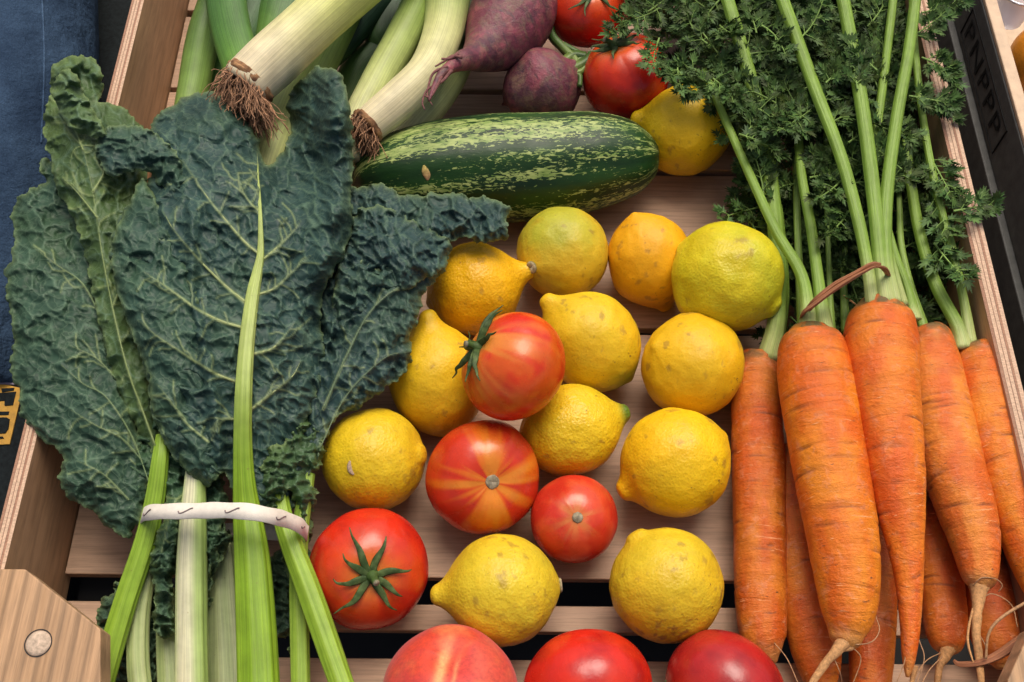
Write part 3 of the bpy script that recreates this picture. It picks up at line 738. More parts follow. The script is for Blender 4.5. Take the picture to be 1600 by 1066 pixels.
for pth, r in (([(880, 110), (900, 98), (880, 75), (862, 55), (858, 30)], 7), ([(884, 112), (905, 104), (918, 96), (926, 88)], 9), ([(884, 116), (908, 112), (914, 96), (905, 84), (880, 70)], 5), ([(888, 108), (908, 92), (925, 92), (940, 80)], 5), ([(886, 118), (905, 118), (906, 135)], 4), ([(878, 100), (896, 88), (915, 90)], 8)):
    tube(s, pxpts([(u, v, .046, r) for u, v in pth]), 30, 10, fn=lambda A, SS, L_: 1 + .12 * np.cos(A * 5), colfn=lambda A, SS, L_, X_: mixc((.18, .25, .06), (.05, .10, .02), sstep(.1, .7, SS / L_)))
s.build("leaf_stub", STALK, b2)

# ------------------------------------------------------------------ leeks
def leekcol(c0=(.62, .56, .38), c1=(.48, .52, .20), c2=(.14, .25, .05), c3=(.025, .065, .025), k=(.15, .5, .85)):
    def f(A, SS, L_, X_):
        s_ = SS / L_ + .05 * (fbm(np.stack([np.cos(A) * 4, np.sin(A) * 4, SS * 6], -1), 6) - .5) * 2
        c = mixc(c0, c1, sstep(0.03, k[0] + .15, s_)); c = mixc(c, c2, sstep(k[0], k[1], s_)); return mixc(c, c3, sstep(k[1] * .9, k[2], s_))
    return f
def leek(rows, label, colf, flat=1.0, rootpx=None, rdir=None, seed=0, nroot=230, spread=1.0):
    pts = pxpts(rows); th_ = thing("leek", P(*rows[0][:3]), label, "leek", "leeks bundled at the top left of the crate"); b = MB()
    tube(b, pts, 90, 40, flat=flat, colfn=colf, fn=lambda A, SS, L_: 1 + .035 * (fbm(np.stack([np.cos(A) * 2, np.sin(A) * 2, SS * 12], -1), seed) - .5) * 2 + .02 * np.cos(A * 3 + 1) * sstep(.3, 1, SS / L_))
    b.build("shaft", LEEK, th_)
    if rdir is not None:
        c = P(*rows[0][:3]); r = pts[1][3]; ax = c - np.array(pts[2][:3]); ax /= np.linalg.norm(ax)
        x, y, _ = basis(ax)
        # brown torn collar round the root plate
        s = MB()
        rr = [list(c - ax * r * .30) + [r * 1.035], list(c - ax * r * .12) + [r * 1.04], list(c + ax * r * .03) + [r * .9], list(c + ax * r * .06) + [r * .5], list(c + ax * .002) + [r * .02]]
        tube(s, rr, 24, 48, fn=lambda A, SS, L_: 1 + .16 * (fbm(np.stack([np.cos(A) * 5, np.sin(A) * 5, SS * 200], -1), seed + 1) - .5) * 2, colfn=lambda A, SS, L_, X_: mixc((.42, .22, .09), (.14, .06, .025), sstep(.35, .65, fbm(X_ * 220, 3))))
        s.build("root_plate", ROOT, th_)
        s = MB(); rs = np.random.default_rng(seed + 100)
        D = np.array(rdir); D = D / np.linalg.norm(D)
        for i in range(nroot):
            a1 = rs.uniform(0, 2 * np.pi); q = r * 1.0 * math.sqrt(rs.uniform(0, 1)); p = c + x * q * math.cos(a1) + y * q * math.sin(a1) - ax * .001
            L = rs.uniform(.5, 1.0) * r * 2.1 * spread; nseg = 7; d = ax * .9 + D * .35 + rs.normal(0, .25, 3); rows_ = []
            hr = rs.uniform(.00025, .0006)
            for k in range(nseg):
                rows_.append(list(p) + [hr * (1 - .5 * k / nseg)])
                d = d * .80 + D * .26 + rs.normal(0, .30, 3); d /= np.linalg.norm(d); p = p + d * L / nseg
            cc = np.array((.36, .19, .10)) * rs.uniform(.35, 1.4)
            tube(s, rows_, 10, 5, col=cc, cap=False)
        s.build("roots", ROOT, th_)
    return th_
def dirpx(u0, v0, u1, v1, z0, z1):
    d = P(u1, v1, z1) - P(u0, v0, z0); return d / np.linalg.norm(d)
leek([(385, 134, .098, 40), (392, 126, .099, 42), (430, 90, .101, 43), (490, 35, .102, 42), (560, -30, .102, 44), (640, -110, .10, 50)], "thick pale leek on top with shaggy brown roots facing the viewer", leekcol((.72, .62, .40), (.58, .60, .19), (.36, .46, .09), (.06, .14, .03), (.35, .85, 1.1)), rdir=dirpx(385, 134, 405, 215, .098, .088), seed=2, nroot=620, spread=1.05)
leek([(402, 330, .05, 10), (410, 290, .052, 30), (425, 240, .055, 36), (455, 165, .055, 36), (500, 80, .055, 36), (560, -60, .055, 40)], "pale green leek shaft behind the dark kale tips", leekcol((.50, .53, .20), (.46, .53, .16), (.20, .32, .06), (.05, .12, .03), (.3, .75, 1.0)), seed=3)
leek([(276, 260, .05, 18), (300, 150, .05, 24), (318, 60, .045, 26), (345, -20, .045, 28), (360, -120, .045, 30)], "leftmost leek with light green leaves against the crate wall", leekcol((.32, .40, .12), (.20, .31, .06), (.10, .18, .035), (.06, .11, .03), (.1, .5, .9)), seed=4)
leek([(392, 160, .070, 20), (380, 110, .072, 30), (362, 50, .072, 32), (352, -10, .072, 33), (345, -120, .07, 36)], "upright deep green leek leaf sheath behind the shaggy roots", leekcol((.20, .34, .06), (.12, .26, .035), (.07, .17, .03), (.035, .10, .03), (.1, .4, .8)), flat=.55, seed=5)
leek([(548, 250, .055, 14), (556, 200, .058, 25), (590, 130, .062, 27), (628, 60, .064, 27), (655, 0, .064, 26), (680, -90, .064, 26)], "slim pale leek in the middle of the bundle", leekcol((.56, .55, .30), (.48, .54, .19), (.22, .33, .06), (.05, .13, .03), (.25, .75, .95)), seed=6)
leek([(571, 200, .070, 26), (580, 193, .070, 29), (625, 155, .072, 31), (668, 110, .072, 30), (692, 50, .070, 31), (700, -10, .068, 36), (712, -100, .066, 44)], "curved white leek with small brown root end above the zucchini", leekcol((.68, .60, .38), (.58, .60, .24), (.20, .31, .07), (.035, .09, .03), (.45, .72, .88)), rdir=dirpx(571, 200, 575, 270, .07, .055), seed=7, nroot=230, spread=.9)
leek([(585, 262, .030, 16), (600, 238, .030, 27), (640, 195, .032, 31), (685, 140, .034, 31), (712, 90, .034, 30), (735, 20, .034, 32), (750, -80, .034, 34)], "lowest pale green leek touching the slats next to the beet taproot", leekcol((.58, .57, .30), (.44, .50, .18), (.12, .20, .05), (.03, .07, .03), (.35, .6, .8)), seed=8)
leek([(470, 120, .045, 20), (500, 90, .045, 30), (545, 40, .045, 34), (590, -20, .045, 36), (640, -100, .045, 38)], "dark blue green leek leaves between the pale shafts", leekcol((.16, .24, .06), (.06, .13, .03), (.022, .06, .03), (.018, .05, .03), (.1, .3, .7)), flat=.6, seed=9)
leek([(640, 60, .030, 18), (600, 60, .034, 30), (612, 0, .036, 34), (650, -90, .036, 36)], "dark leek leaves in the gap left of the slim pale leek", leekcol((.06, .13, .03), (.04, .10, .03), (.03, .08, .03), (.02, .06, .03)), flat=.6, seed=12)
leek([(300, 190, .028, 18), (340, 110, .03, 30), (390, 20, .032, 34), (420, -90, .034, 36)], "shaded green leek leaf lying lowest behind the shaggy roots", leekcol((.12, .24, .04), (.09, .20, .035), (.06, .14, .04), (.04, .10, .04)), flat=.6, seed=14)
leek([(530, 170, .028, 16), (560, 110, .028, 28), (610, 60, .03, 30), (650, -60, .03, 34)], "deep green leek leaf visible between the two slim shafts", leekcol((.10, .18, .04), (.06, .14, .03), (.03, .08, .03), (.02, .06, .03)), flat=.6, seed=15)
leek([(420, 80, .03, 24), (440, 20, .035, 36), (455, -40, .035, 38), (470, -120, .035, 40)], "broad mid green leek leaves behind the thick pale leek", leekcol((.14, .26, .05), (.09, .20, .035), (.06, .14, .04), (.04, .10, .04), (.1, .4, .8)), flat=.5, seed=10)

# ------------------------------------------------------------------ kale
def inside(px, py, poly):
    r = np.zeros(px.shape, bool); x0, y0 = poly[-1]
    for x1, y1 in poly:
        c = ((y1 > py) != (y0 > py)); 
        with np.errstate(divide='ignore', invalid='ignore'):
            xi = (x0 - x1) * (py - y1) / (y0 - y1 + 1e-12) + x1
        r ^= c & (px < xi); x0, y0 = x1, y1
    return r
def segdist(px, py, pl):
    d = np.full(px.shape, 1e9)
    for (x0, y0), (x1, y1) in zip(pl[:-1], pl[1:]):
        dx, dy = x1 - x0, y1 - y0; L2 = dx * dx + dy * dy + 1e-9
        t = np.clip(((px - x0) * dx + (py - y0) * dy) / L2, 0, 1)
        d = np.minimum(d, np.hypot(px - x0 - t * dx, py - y0 - t * dy))
    return d
def tps(ctrl):
    c = np.asarray(ctrl, float); X = c[:, :2] / 100; n = len(X)
    r2 = ((X[:, None] - X[None]) ** 2).sum(-1); K = np.where(r2 > 0, r2 * np.log(r2 + 1e-12), 0) + np.eye(n) * .3
    A = np.zeros((n + 3, n + 3)); A[:n, :n] = K; A[:n, n] = 1; A[:n, n + 1:] = X; A[n, :n] = 1; A[n + 1:, :n] = X.T
    w = np.linalg.solve(A, np.r_[c[:, 2], 0, 0, 0])
    def f(u, v):
        u = np.asarray(u, float) / 100; v = np.asarray(v, float) / 100; r = w[n] + w[n + 1] * u + w[n + 2] * v
        for i in range(n):
            q = (u - X[i, 0]) ** 2 + (v - X[i, 1]) ** 2; r = r + w[i] * q * np.log(q + 1e-12)
        return r
    return f
def patch(mb_, outline, ctrl, amp=.0026, cell=20, veins=(), tint=(.040, .078, .066), seed=0, step=2.2, ang=0, stretch=1.3, frill=2.6, edge=.004, pale=1.0, big=.005, net=1.0, ridge=()):
    poly, arc = closed_spline(outline, 2.5)
    n = len(poly)
    tn = np.roll(poly, -1, 0) - np.roll(poly, 1, 0); tn /= np.linalg.norm(tn, axis=1)[:, None] + 1e-9; nr = np.stack([tn[:, 1], -tn[:, 0]], 1)
    fr_ = frill * 2.2 * (n2(poly[:, 0], poly[:, 1], 1 / 13., seed, 3) - .5) * 2 + frill * .8 * np.sign(np.sin(arc / 4.1 + 2 * n2(poly[:, 0], poly[:, 1], .03, 3) * 6)) * .5
    poly = poly + nr * fr_[:, None]
    x0, y0 = poly.min(0) - 3; x1, y1 = poly.max(0) + 3
    us = np.arange(x0, x1, step); vs = np.arange(y0, y1, step); U, V = np.meshgrid(us, vs)
    ins = inside(U, V, poly)
    cellin = ins[:-1, :-1].astype(int) + ins[1:, :-1] + ins[:-1, 1:] + ins[1:, 1:]
    keep = cellin >= 2
    used = np.zeros(U.shape, bool); used[:-1, :-1] |= keep; used[1:, :-1] |= keep; used[:-1, 1:] |= keep; used[1:, 1:] |= keep
    ids = -np.ones(U.shape, int); ids[used] = np.arange(used.sum())
    u = U[used].copy(); v = V[used].copy(); inn = ins[used]
    db = np.full(u.shape, 1e9); nearest = np.zeros(u.shape, int)
    for i in range(0, n):
        d = np.hypot(u - poly[i, 0], v - poly[i, 1]); c = d < db; db[c] = d[c]; nearest[c] = i
    o_ = ~inn; u[o_] = poly[nearest[o_], 0]; v[o_] = poly[nearest[o_], 1]; db[o_] = 0
    zf = tps(ctrl); z = zf(u, v)
    # crinkle
    ca, sa = math.cos(math.radians(ang)), math.sin(math.radians(ang))
    wx = 22 * (n2(u, v, 1 / 34., seed + 1, 3) - .5); wy = 22 * (n2(u, v, 1 / 34., seed + 2, 3) - .5)
    a_ = ((u + wx) * ca + (v + wy) * sa) / (cell * stretch); b_ = (-(u + wx) * sa + (v + wy) * ca) / cell
    f1, f2, idv = voro2(a_, b_, seed); e1 = f2 - f1
    a2, b2 = a_ * 2.3 + 5, b_ * 2.3; g1, g2, _ = voro2(a2, b2, seed + 7); e2 = g2 - g1
    puff = -1.25 * (np.clip(e1 / .55, 0, 1) ** .62) * (.35 + 1.0 * idv) - .34 * np.clip(e2 / .5, 0, 1) ** .7 + 1.2
    fold = 1 - np.abs(2 * n2(a_, b_ * 1.3, .75, seed + 4, 3) - 1) * 2.2; fold = np.clip(fold, 0, 1)
    fold2 = 1 - np.abs(2 * n2(a_ + 9, b_, 1.7, seed + 5, 2) - 1) * 2.4; fold2 = np.clip(fold2, 0, 1)
    h = (.80 * puff + .18 * fold2) * (.35 + 1.3 * n2(u, v, 1 / 70., seed + 21, 2)) + 1.0 * fold ** 2 - .9 * np.clip(1 - np.abs(2 * n2(a_ + 3, b_ * .8, .45, seed + 22, 3) - 1) * 7, 0, 1)
    dv = np.full(u.shape, 1e9); vmask = np.zeros(u.shape); zadd = np.zeros(u.shape)
    for pth, w0 in veins:
        q = spline(np.hstack([np.array(pth, float), np.zeros((len(pth), 1))]), 26)[:, :2]
        d = segdist(u, v, q.tolist()); dv = np.minimum(dv, d)
        for i_ in range(len(q) - 1):
            f_ = 1 - .85 * i_ / len(q); near = (np.abs(u - q[i_, 0]) < 26) & (np.abs(v - q[i_, 1]) < 26)
            if near.any():
                d_ = segdist(u[near], v[near], q[i_:i_ + 2].tolist()); vmask[near] = np.maximum(vmask[near], np.exp(-(d_ / (w0 * .34 * f_ + .4)) ** 2) * .9 * f_)
        rv = np.random.default_rng(seed * 31 + len(pth) + int(pth[0][1]))
        for bi in range(3, len(q) - 2, 3):
            tg = q[bi + 1] - q[bi - 1]; tg /= np.linalg.norm(tg) + 1e-9; sg = 1 if rv.uniform() < .5 else -1
            an = sg * rv.uniform(.6, 1.1); dr = np.array([tg[0] * math.cos(an) - tg[1] * math.sin(an), tg[0] * math.sin(an) + tg[1] * math.cos(an)])
            br_ = [q[bi]]; Lb = rv.uniform(18, 46)
            for kk in range(5):
                dr = dr + rv.normal(0, .28, 2); dr /= np.linalg.norm(dr); br_.append(br_[-1] + dr * Lb / 5)
            br_ = np.array(br_); near = (np.abs(u - q[bi, 0]) < 56) & (np.abs(v - q[bi, 1]) < 56)
            if near.any():
                d_ = segdist(u[near], v[near], br_.tolist()); vmask[near] = np.maximum(vmask[near], np.exp(-(d_ / 1.3) ** 2) * .42)
                zadd[near] += .0007 * np.exp(-(d_ / 3.0) ** 2)
    damp = 1 - .92 * np.exp(-(dv / 12) ** 2)
    z = z + amp * (h - .7) * damp + big * 1.6 * (n2(u, v, 1 / 75., seed + 8, 2) - .5)
    z = z + .0012 * np.exp(-(dv / 5) ** 2) + zadd
    for pth, hgt, wd_ in ridge:
        d = segdist(u, v, pth); z = z + hgt * np.exp(-(d / wd_) ** 2)
    ruff = np.sin(arc[nearest] / 9.0 + 5 * n2(u, v, 1 / 40., seed + 3))
    z = z - edge * 1.5 * np.exp(-db / 12) + edge * .55 * ruff * np.exp(-db / 11)
    X = Pm(u, v, z)
    # colour
    nn_ = n2(u, v, 1 / 45., seed + 11, 4); base = mixc(np.array(tint) * .70, np.array(tint) * 1.32, nn_)
    base = mixc(base, np.array(tint) * np.array([1.7, 1.5, .95]), .45 * sstep(.5, .75, n2(u, v, 1 / 90., seed + 12, 3)) )
    netm = np.exp(-(e1 / .06) ** 2) * .75 + .22 * np.exp(-(e2 / .07) ** 2)
    base = mixc(base, (.11, .185, .115), np.clip(netm * net * (.05 + nn_), 0, .6))
    base = mixc(base, (.20, .27, .10), .65 * np.exp(-db / 3.0) * pale)
    base = mixc(base, (.33, .40, .16), vmask)
    ii = np.argwhere(keep); r, c = ii[:, 0], ii[:, 1]
    fs = np.stack([ids[r, c], ids[r + 1, c], ids[r + 1, c + 1], ids[r, c + 1]], 1).tolist()
    mb_.add(X, fs, base)
    def zat(uu, vv): return float(zf(np.array([uu]), np.array([vv]))[0] + big * 1.6 * (n2(np.array([uu]), np.array([vv]), 1 / 75., seed + 8, 2)[0] - .5))
    return zat
def vein_tubes(mb_, veins, zat, lift=.0012, col=(.36, .42, .17)):
    for pth, w0 in veins:
        k = len(pth); rows = [(u, v, zat(u, v) + lift * (1 - .5 * i / k), w0 * .31 * (1 - .97 * (i / (k - 1)) ** 1.3)) for i, (u, v) in enumerate(pth)]
        tube(mb_, pxpts(rows), 36, 10, col=col, flat=.55)
KG = "kale leaves tied in the bunch"
def kale_thing(u, v, z, label): return thing("kale_leaf", P(u, v, z), label, "kale leaf", KG)
def stalkcol(c0=(.20, .34, .035), c1=(.30, .43, .07), pale=None):
    def f(A, SS, L_, X_):
        st = .5 + .5 * np.cos(A * 7 + .6 * np.sin(SS * 30)); c = mixc(c0, c1, .35 * st + .65 * fbm(np.stack([np.cos(A) * 5, np.sin(A) * 5, SS * 5], -1), 3))
        if pale is not None: c = mixc(c, pale[0], pale[1] * np.exp(-((np.cos(A - pale[2]) - 1) / .22) ** 2))
        return c
    return f
def stalk(rows, par, cf=None, flat=.8, ridge=.045, name="stalk", n=70):
    b = MB(); tube(b, pxpts(rows), n, 48, flat=flat, fn=lambda A, SS, L_: 1 + ridge * np.cos(A * 7 + .3 * np.sin(SS * 20)) + .025 * np.cos(A * 13), colfn=cf or stalkcol())
    return b.build(name, STALK, par)

# --- main leaf
kA = kale_thing(385, 760, .07, "largest central kale leaf with a thick pale midrib running up its face")
outA = [(362, 765), (350, 738), (322, 760), (300, 745), (268, 712), (240, 655), (230, 590), (202, 515), (182, 445), (173, 385), (188, 335), (225, 300), (238, 255), (234, 210), (250, 176), (290, 152), (330, 143), (372, 170), (398, 210), (416, 258), (436, 240), (455, 205), (450, 160), (472, 122), (505, 103), (535, 120), (547, 168), (553, 235), (549, 300), (553, 350), (535, 400), (510, 445), (502, 500), (506, 560), (494, 620), (478, 665), (450, 715), (425, 790), (400, 800)]
ctA = [(385, 790, .070), (380, 620, .094), (400, 420, .105), (405, 300, .107), (300, 745, .078), (240, 600, .096), (190, 420, .108), (235, 250, .106), (250, 185, .096), (330, 148, .096), (330, 200, .112), (385, 200, .104), (415, 262, .094), (300, 450, .106), (310, 300, .115), (440, 320, .098), (440, 240, .082), (462, 200, .074), (470, 270, .080), (458, 150, .084), (478, 120, .100), (515, 112, .116), (518, 200, .124), (520, 330, .118), (548, 230, .104), (548, 340, .096), (500, 560, .080), (450, 700, .072), (450, 500, .096), (330, 650, .088)]
vA = [([(408, 400), (382, 378), (345, 335), (318, 300), (285, 250)], 6), ([(383, 472), (350, 445), (310, 405), (272, 360), (255, 330)], 6.5), ([(377, 512), (340, 500), (300, 478), (262, 450), (225, 425)], 7), ([(372, 598), (335, 583), (290, 555), (245, 525), (215, 500)], 6), ([(366, 655), (345, 655), (335, 662)], 5),
      ([(412, 405), (432, 388), (458, 362), (470, 345)], 6), ([(405, 460), (430, 450), (462, 420), (485, 400)], 5.5), ([(397, 553), (425, 545), (445, 525), (460, 505)], 6), ([(392, 640), (420, 618), (455, 590), (470, 565)], 5.5), ([(407, 350), (405, 300), (403, 262), (402, 240)], 4), ([(405, 330), (392, 318), (380, 300), (370, 270)], 4)]
bA = MB(); zA = patch(bA, outA, ctA, veins=vA, seed=3, amp=.0027, cell=29, ang=35, tint=(.024, .054, .047), big=.006, ridge=[([(525, 130), (528, 330), (505, 420)], .010, 22), ([(300, 330), (300, 470), (330, 600), (345, 720)], .005, 9)])
patch(bA, [(150, 235), (158, 205), (196, 195), (238, 205), (272, 235), (300, 290), (270, 305), (228, 268), (205, 268), (180, 280), (160, 262)], [(150, 235, .116), (200, 200, .120), (260, 240, .122), (225, 270, .118), (290, 295, .114)], seed=31, tint=(.028, .062, .052), big=.002, ang=20)
patch(bA, [(222, 278), (238, 300), (262, 345), (300, 430), (318, 520), (335, 600), (345, 690), (343, 742), (318, 755), (290, 735), (268, 700), (238, 640), (232, 585), (205, 520), (180, 440), (175, 380), (200, 320)], [(225, 285, .114), (180, 400, .112), (300, 430, .114), (240, 600, .101), (335, 600, .098), (320, 745, .080), (250, 400, .110)], seed=33, amp=.0025, cell=30, tint=(.026, .060, .042), big=.004, ang=50, frill=1.6,
      veins=[([(300, 478), (262, 450), (225, 425)], 5), ([(330, 583), (290, 555), (245, 525), (215, 500)], 5), ([(325, 690), (290, 660), (265, 625), (245, 600)], 4)])
bA.build("blade", KALE, kA, solid=.0004)
s = MB(); vein_tubes(s, vA, zA, .0013); s.build("vein", STALK, kA)
midA = [(404, 1110, .060, 33), (402, 1040, .062, 32), (398, 950, .066, 30), (393, 870, .070, 27), (386, 805, .073, 22), (381, 750, .080, 17), (379, 690, .088, 14.5), (380, 620, .098, 13.5), (385, 540, .1045, 12), (394, 465, .1085, 10.5), (402, 425, .1095, 8), (407, 395, .1105, 5.5), (407, 350, .1118, 3.6), (405, 305, .1118, 2.4), (403, 276, .1105, 1.5), (403, 256, .1095, .6)]
midA = [(u, v, zA(u, v) + (.0016 if v > 380 else .0009), q) if v < 560 else (u, v, z, q) for u, v, z, q in midA]
def midcol(A, SS, L_, X_):
    st = .5 + .5 * np.cos(A * 9 + .6 * np.sin(SS * 30)); st = .35 * st + .65 * fbm(np.stack([np.cos(A) * 6, np.sin(A) * 6, SS * 8], -1), 4); lo = mixc((.14, .26, .010), (.26, .41, .03), st); hi = mixc((.34, .44, .10), (.44, .52, .17), st)
    return mixc(lo, hi, sstep(.36, .62, SS / L_))
stalk(midA, kA, midcol, .75, .045, "midrib", 140)

# --- right leaf
kD = kale_thing(450, 780, .06, "dark crinkled kale leaf spreading right over the lemons and zucchini")
outD = [(520, 300), (560, 292), (600, 290), (640, 305), (700, 303), (760, 310), (798, 326), (790, 345), (794, 372), (760, 380), (720, 372), (704, 384), (698, 415), (680, 440), (660, 470), (655, 500), (640, 530), (643, 560), (632, 585), (590, 615), (555, 638), (525, 655), (505, 690), (490, 735), (470, 760), (445, 830), (425, 800), (430, 740), (440, 650), (470, 520), (490, 400)]
ctD = [(530, 310, .082), (640, 300, .086), (740, 330, .082), (795, 345, .076), (690, 400, .082), (640, 540, .076), (560, 630, .070), (500, 690, .064), (440, 800, .060), (480, 450, .078), (580, 450, .090), (520, 560, .078), (600, 360, .092)]
vD = [([(505, 640), (540, 560), (570, 500), (600, 465), (640, 440), (690, 412)], 3.5), ([(500, 700), (540, 620), (600, 560), (640, 550)], 3), ([(520, 480), (570, 420), (600, 380)], 2.5)]
bD = MB(); zD = patch(bD, outD, ctD, veins=vD, seed=13, amp=.0040, cell=24, ang=70, tint=(.024, .052, .050), stretch=1.3, big=.007, frill=3)
patch(bD, [(560, 330), (600, 322), (640, 340), (700, 375), (702, 400), (690, 425), (660, 440), (600, 470), (550, 500), (520, 500), (530, 400)], [(560, 330, .094), (700, 385, .090), (600, 470, .090), (530, 450, .092), (620, 390, .100)], seed=18, amp=.0040, cell=24, ang=60, tint=(.026, .056, .054), frill=3)
bD.build("blade", KALE, kD, solid=.0004)
s = MB(); vein_tubes(s, vD, zD, .0026, (.14, .21, .12)); s.build("vein", STALK, kD)
stalk([(548, 1110, .050, 18), (520, 1030, .052, 19), (485, 930, .056, 19), (455, 850, .060, 17), (440, 800, .060, 15), (434, 740, .060, 12)], kD, stalkcol((.20, .34, .025), (.30, .44, .05)), .85)

# --- left leaf
kB = kale_thing(230, 760, .07, "leftmost kale leaf hanging over the crate rim")
outB = [(62, 256), (82, 250), (112, 300), (140, 372), (152, 450), (168, 520), (188, 600), (212, 668), (236, 735), (225, 790), (206, 838), (172, 828), (150, 805), (112, 782), (92, 748), (98, 716), (60, 682), (34, 652), (30, 612), (14, 575), (20, 520), (9, 440), (22, 372), (18, 326), (48, 296), (70, 285)]
ctB = [(70, 260, .082), (20, 340, .080), (12, 440, .078), (20, 560, .078), (60, 680, .078), (110, 780, .070), (205, 830, .058), (230, 740, .070), (180, 580, .082), (140, 400, .080), (80, 400, .082), (90, 560, .082), (150, 700, .076)]
vB = [([(235, 760), (205, 680), (165, 620), (130, 600), (95, 570)], 3.5), ([(222, 720), (190, 685), (150, 665), (110, 640)], 3), ([(180, 590), (150, 560), (110, 540)], 2.5), ([(160, 500), (130, 445), (90, 415), (50, 385)], 3), ([(200, 780), (160, 740), (120, 720)], 2.5)]
bB = MB(); zB_ = patch(bB, outB, ctB, veins=vB, seed=23, amp=.0022, cell=29, ang=20, tint=(.026, .058, .036), big=.008, frill=3.2, net=1.2)
bB.build("blade", KALE, kB, solid=.0004)
s = MB(); vein_tubes(s, vB, zB_, .0018, (.17, .25, .11)); s.build("vein", STALK, kB)
stalk([(225, 1110, .03, 17), (216, 1040, .032, 17), (218, 960, .036, 16), (232, 880, .042, 13), (240, 800, .052, 10), (232, 740, .062, 6)], kB, stalkcol((.30, .40, .14), (.45, .50, .24)), .9)

# --- curled light leaf
kC = kale_thing(245, 700, .07, "light green kale leaf whose tip curls over at the upper left")
outC = [(79, 112), (96, 92), (128, 87), (154, 102), (161, 138), (152, 160), (175, 162), (205, 180), (228, 212), (232, 260), (222, 330), (205, 420), (212, 510), (232, 580), (244, 650), (246, 712), (225, 690), (200, 645), (178, 590), (158, 520), (140, 440), (128, 378), (104, 322), (88, 290), (70, 225), (68, 175), (78, 155)]
ctC = [(100, 100, .108), (150, 110, .100), (118, 145, .092), (158, 150, .104), (85, 200, .100), (130, 220, .112), (220, 220, .094), (110, 300, .096), (160, 330, .102), (215, 350, .092), (150, 460, .088), (200, 500, .092), (220, 640, .080), (240, 700, .074)]
vC = [([(244, 700), (222, 640), (200, 580), (180, 500), (160, 400), (145, 300), (130, 230)], 4), ([(130, 235), (118, 205), (100, 170), (92, 140)], 3.5), ([(145, 300), (162, 270), (165, 240), (145, 228), (118, 232), (108, 258)], 3.5), ([(152, 340), (120, 300), (100, 280)], 3), ([(175, 480), (200, 420), (205, 380)], 3)]
bC = MB(); zC = patch(bC, outC, ctC, veins=vC, seed=43, amp=.0028, cell=30, ang=80, tint=(.055, .098, .032), big=.006, net=1.5, ridge=[([(100, 110), (130, 96), (152, 118)], .006, 9)])
patch(bC, [(84, 128), (96, 108), (120, 118), (135, 150), (150, 178), (165, 210), (140, 215), (112, 200), (92, 175), (82, 152)], [(90, 120, .122), (120, 130, .126), (160, 205, .122), (100, 180, .118)], seed=47, amp=.0028, cell=24, tint=(.062, .108, .040), net=1.5)
bC.build("blade", KALE, kC, solid=.0004)
s = MB(); vein_tubes(s, vC, zC, .0030, (.26, .34, .12)); s.build("vein", STALK, kC)
stalk([(148, 1110, .036, 19), (166, 1040, .04, 19), (196, 940, .048, 18), (226, 850, .056, 17), (242, 780, .064, 15), (250, 720, .072, 13), (254, 680, .074, 10)], kC, stalkcol((.20, .34, .025), (.28, .43, .05)), .85)

# --- inner leaf with pale stalk
kE = kale_thing(300, 830, .06, "kale leaf with whitish stalk and ruffled base under the central leaf")
bE = MB()
zE = patch(bE, [(205, 560), (250, 620), (300, 700), (345, 720), (352, 800), (345, 860), (326, 900), (322, 950), (316, 820), (306, 742), (292, 760), (282, 830), (268, 870), (238, 885), (248, 830), (262, 790), (240, 760), (205, 770), (200, 700), (215, 640)], [(210, 580, .070), (300, 700, .072), (350, 800, .062), (320, 940, .045), (240, 880, .066), (205, 765, .064), (300, 760, .066), (262, 790, .072)], seed=53, amp=.004, cell=20, tint=(.032, .072, .038), frill=4, edge=.006, veins=[([(304, 760), (270, 790), (255, 850), (245, 878)], 3)])
patch(bE, [(240, 850), (262, 820), (280, 822), (278, 870), (268, 930), (272, 985), (258, 1000), (240, 980), (243, 930), (232, 890)], [(250, 850, .066), (275, 840, .066), (250, 980, .052), (270, 980, .052)], seed=57, amp=.005, cell=16, tint=(.032, .07, .04), frill=3.5, edge=.006)
patch(bE, [(316, 820), (360, 830), (352, 870), (334, 900), (330, 950), (318, 930), (310, 870)], [(330, 830, .056), (320, 930, .045), (350, 860, .05)], seed=58, amp=.005, cell=16, tint=(.03, .065, .036), frill=3.5)
bE.build("blade", KALE, kE, solid=.0004)
stalk([(300, 1110, .046, 27), (299, 1000, .05, 25), (299, 900, .056, 24), (301, 820, .062, 21), (304, 760, .066, 17), (304, 720, .068, 12)], kE, stalkcol((.26, .38, .09), (.34, .45, .14), pale=((.62, .60, .40), .95, -.25)), .8, .03)

# --- lower right small leaf
kG = kale_thing(475, 830, .05, "small kale leaf with curly yellow green base right of the midrib")
bG = MB()
patch(bG, [(440, 690), (470, 650), (500, 660), (505, 720), (488, 745), (500, 770), (488, 800), (490, 838), (470, 850), (462, 800), (450, 770), (436, 800), (412, 795), (400, 770), (408, 730), (420, 700)], [(450, 690, .076), (500, 700, .066), (490, 830, .052), (410, 790, .074), (450, 760, .072)], seed=63, amp=.0048, cell=17, tint=(.045, .090, .036), frill=4, edge=.007, pale=1.3)
patch(bG, [(440, 860), (462, 840), (482, 890), (488, 950), (480, 1010), (462, 1040), (455, 1000), (462, 940), (448, 900)], [(450, 860, .05), (480, 900, .045), (470, 1020, .035)], seed=64, amp=.005, cell=16, tint=(.03, .062, .036), frill=3.5)
bG.build("blade", KALE, kG, solid=.0004)
stalk([(470, 1110, .036, 15), (468, 1000, .040, 15), (466, 900, .046, 14), (470, 820, .052, 13), (482, 740, .056, 10)], kG, stalkcol((.20, .34, .03), (.30, .43, .07)), .85)

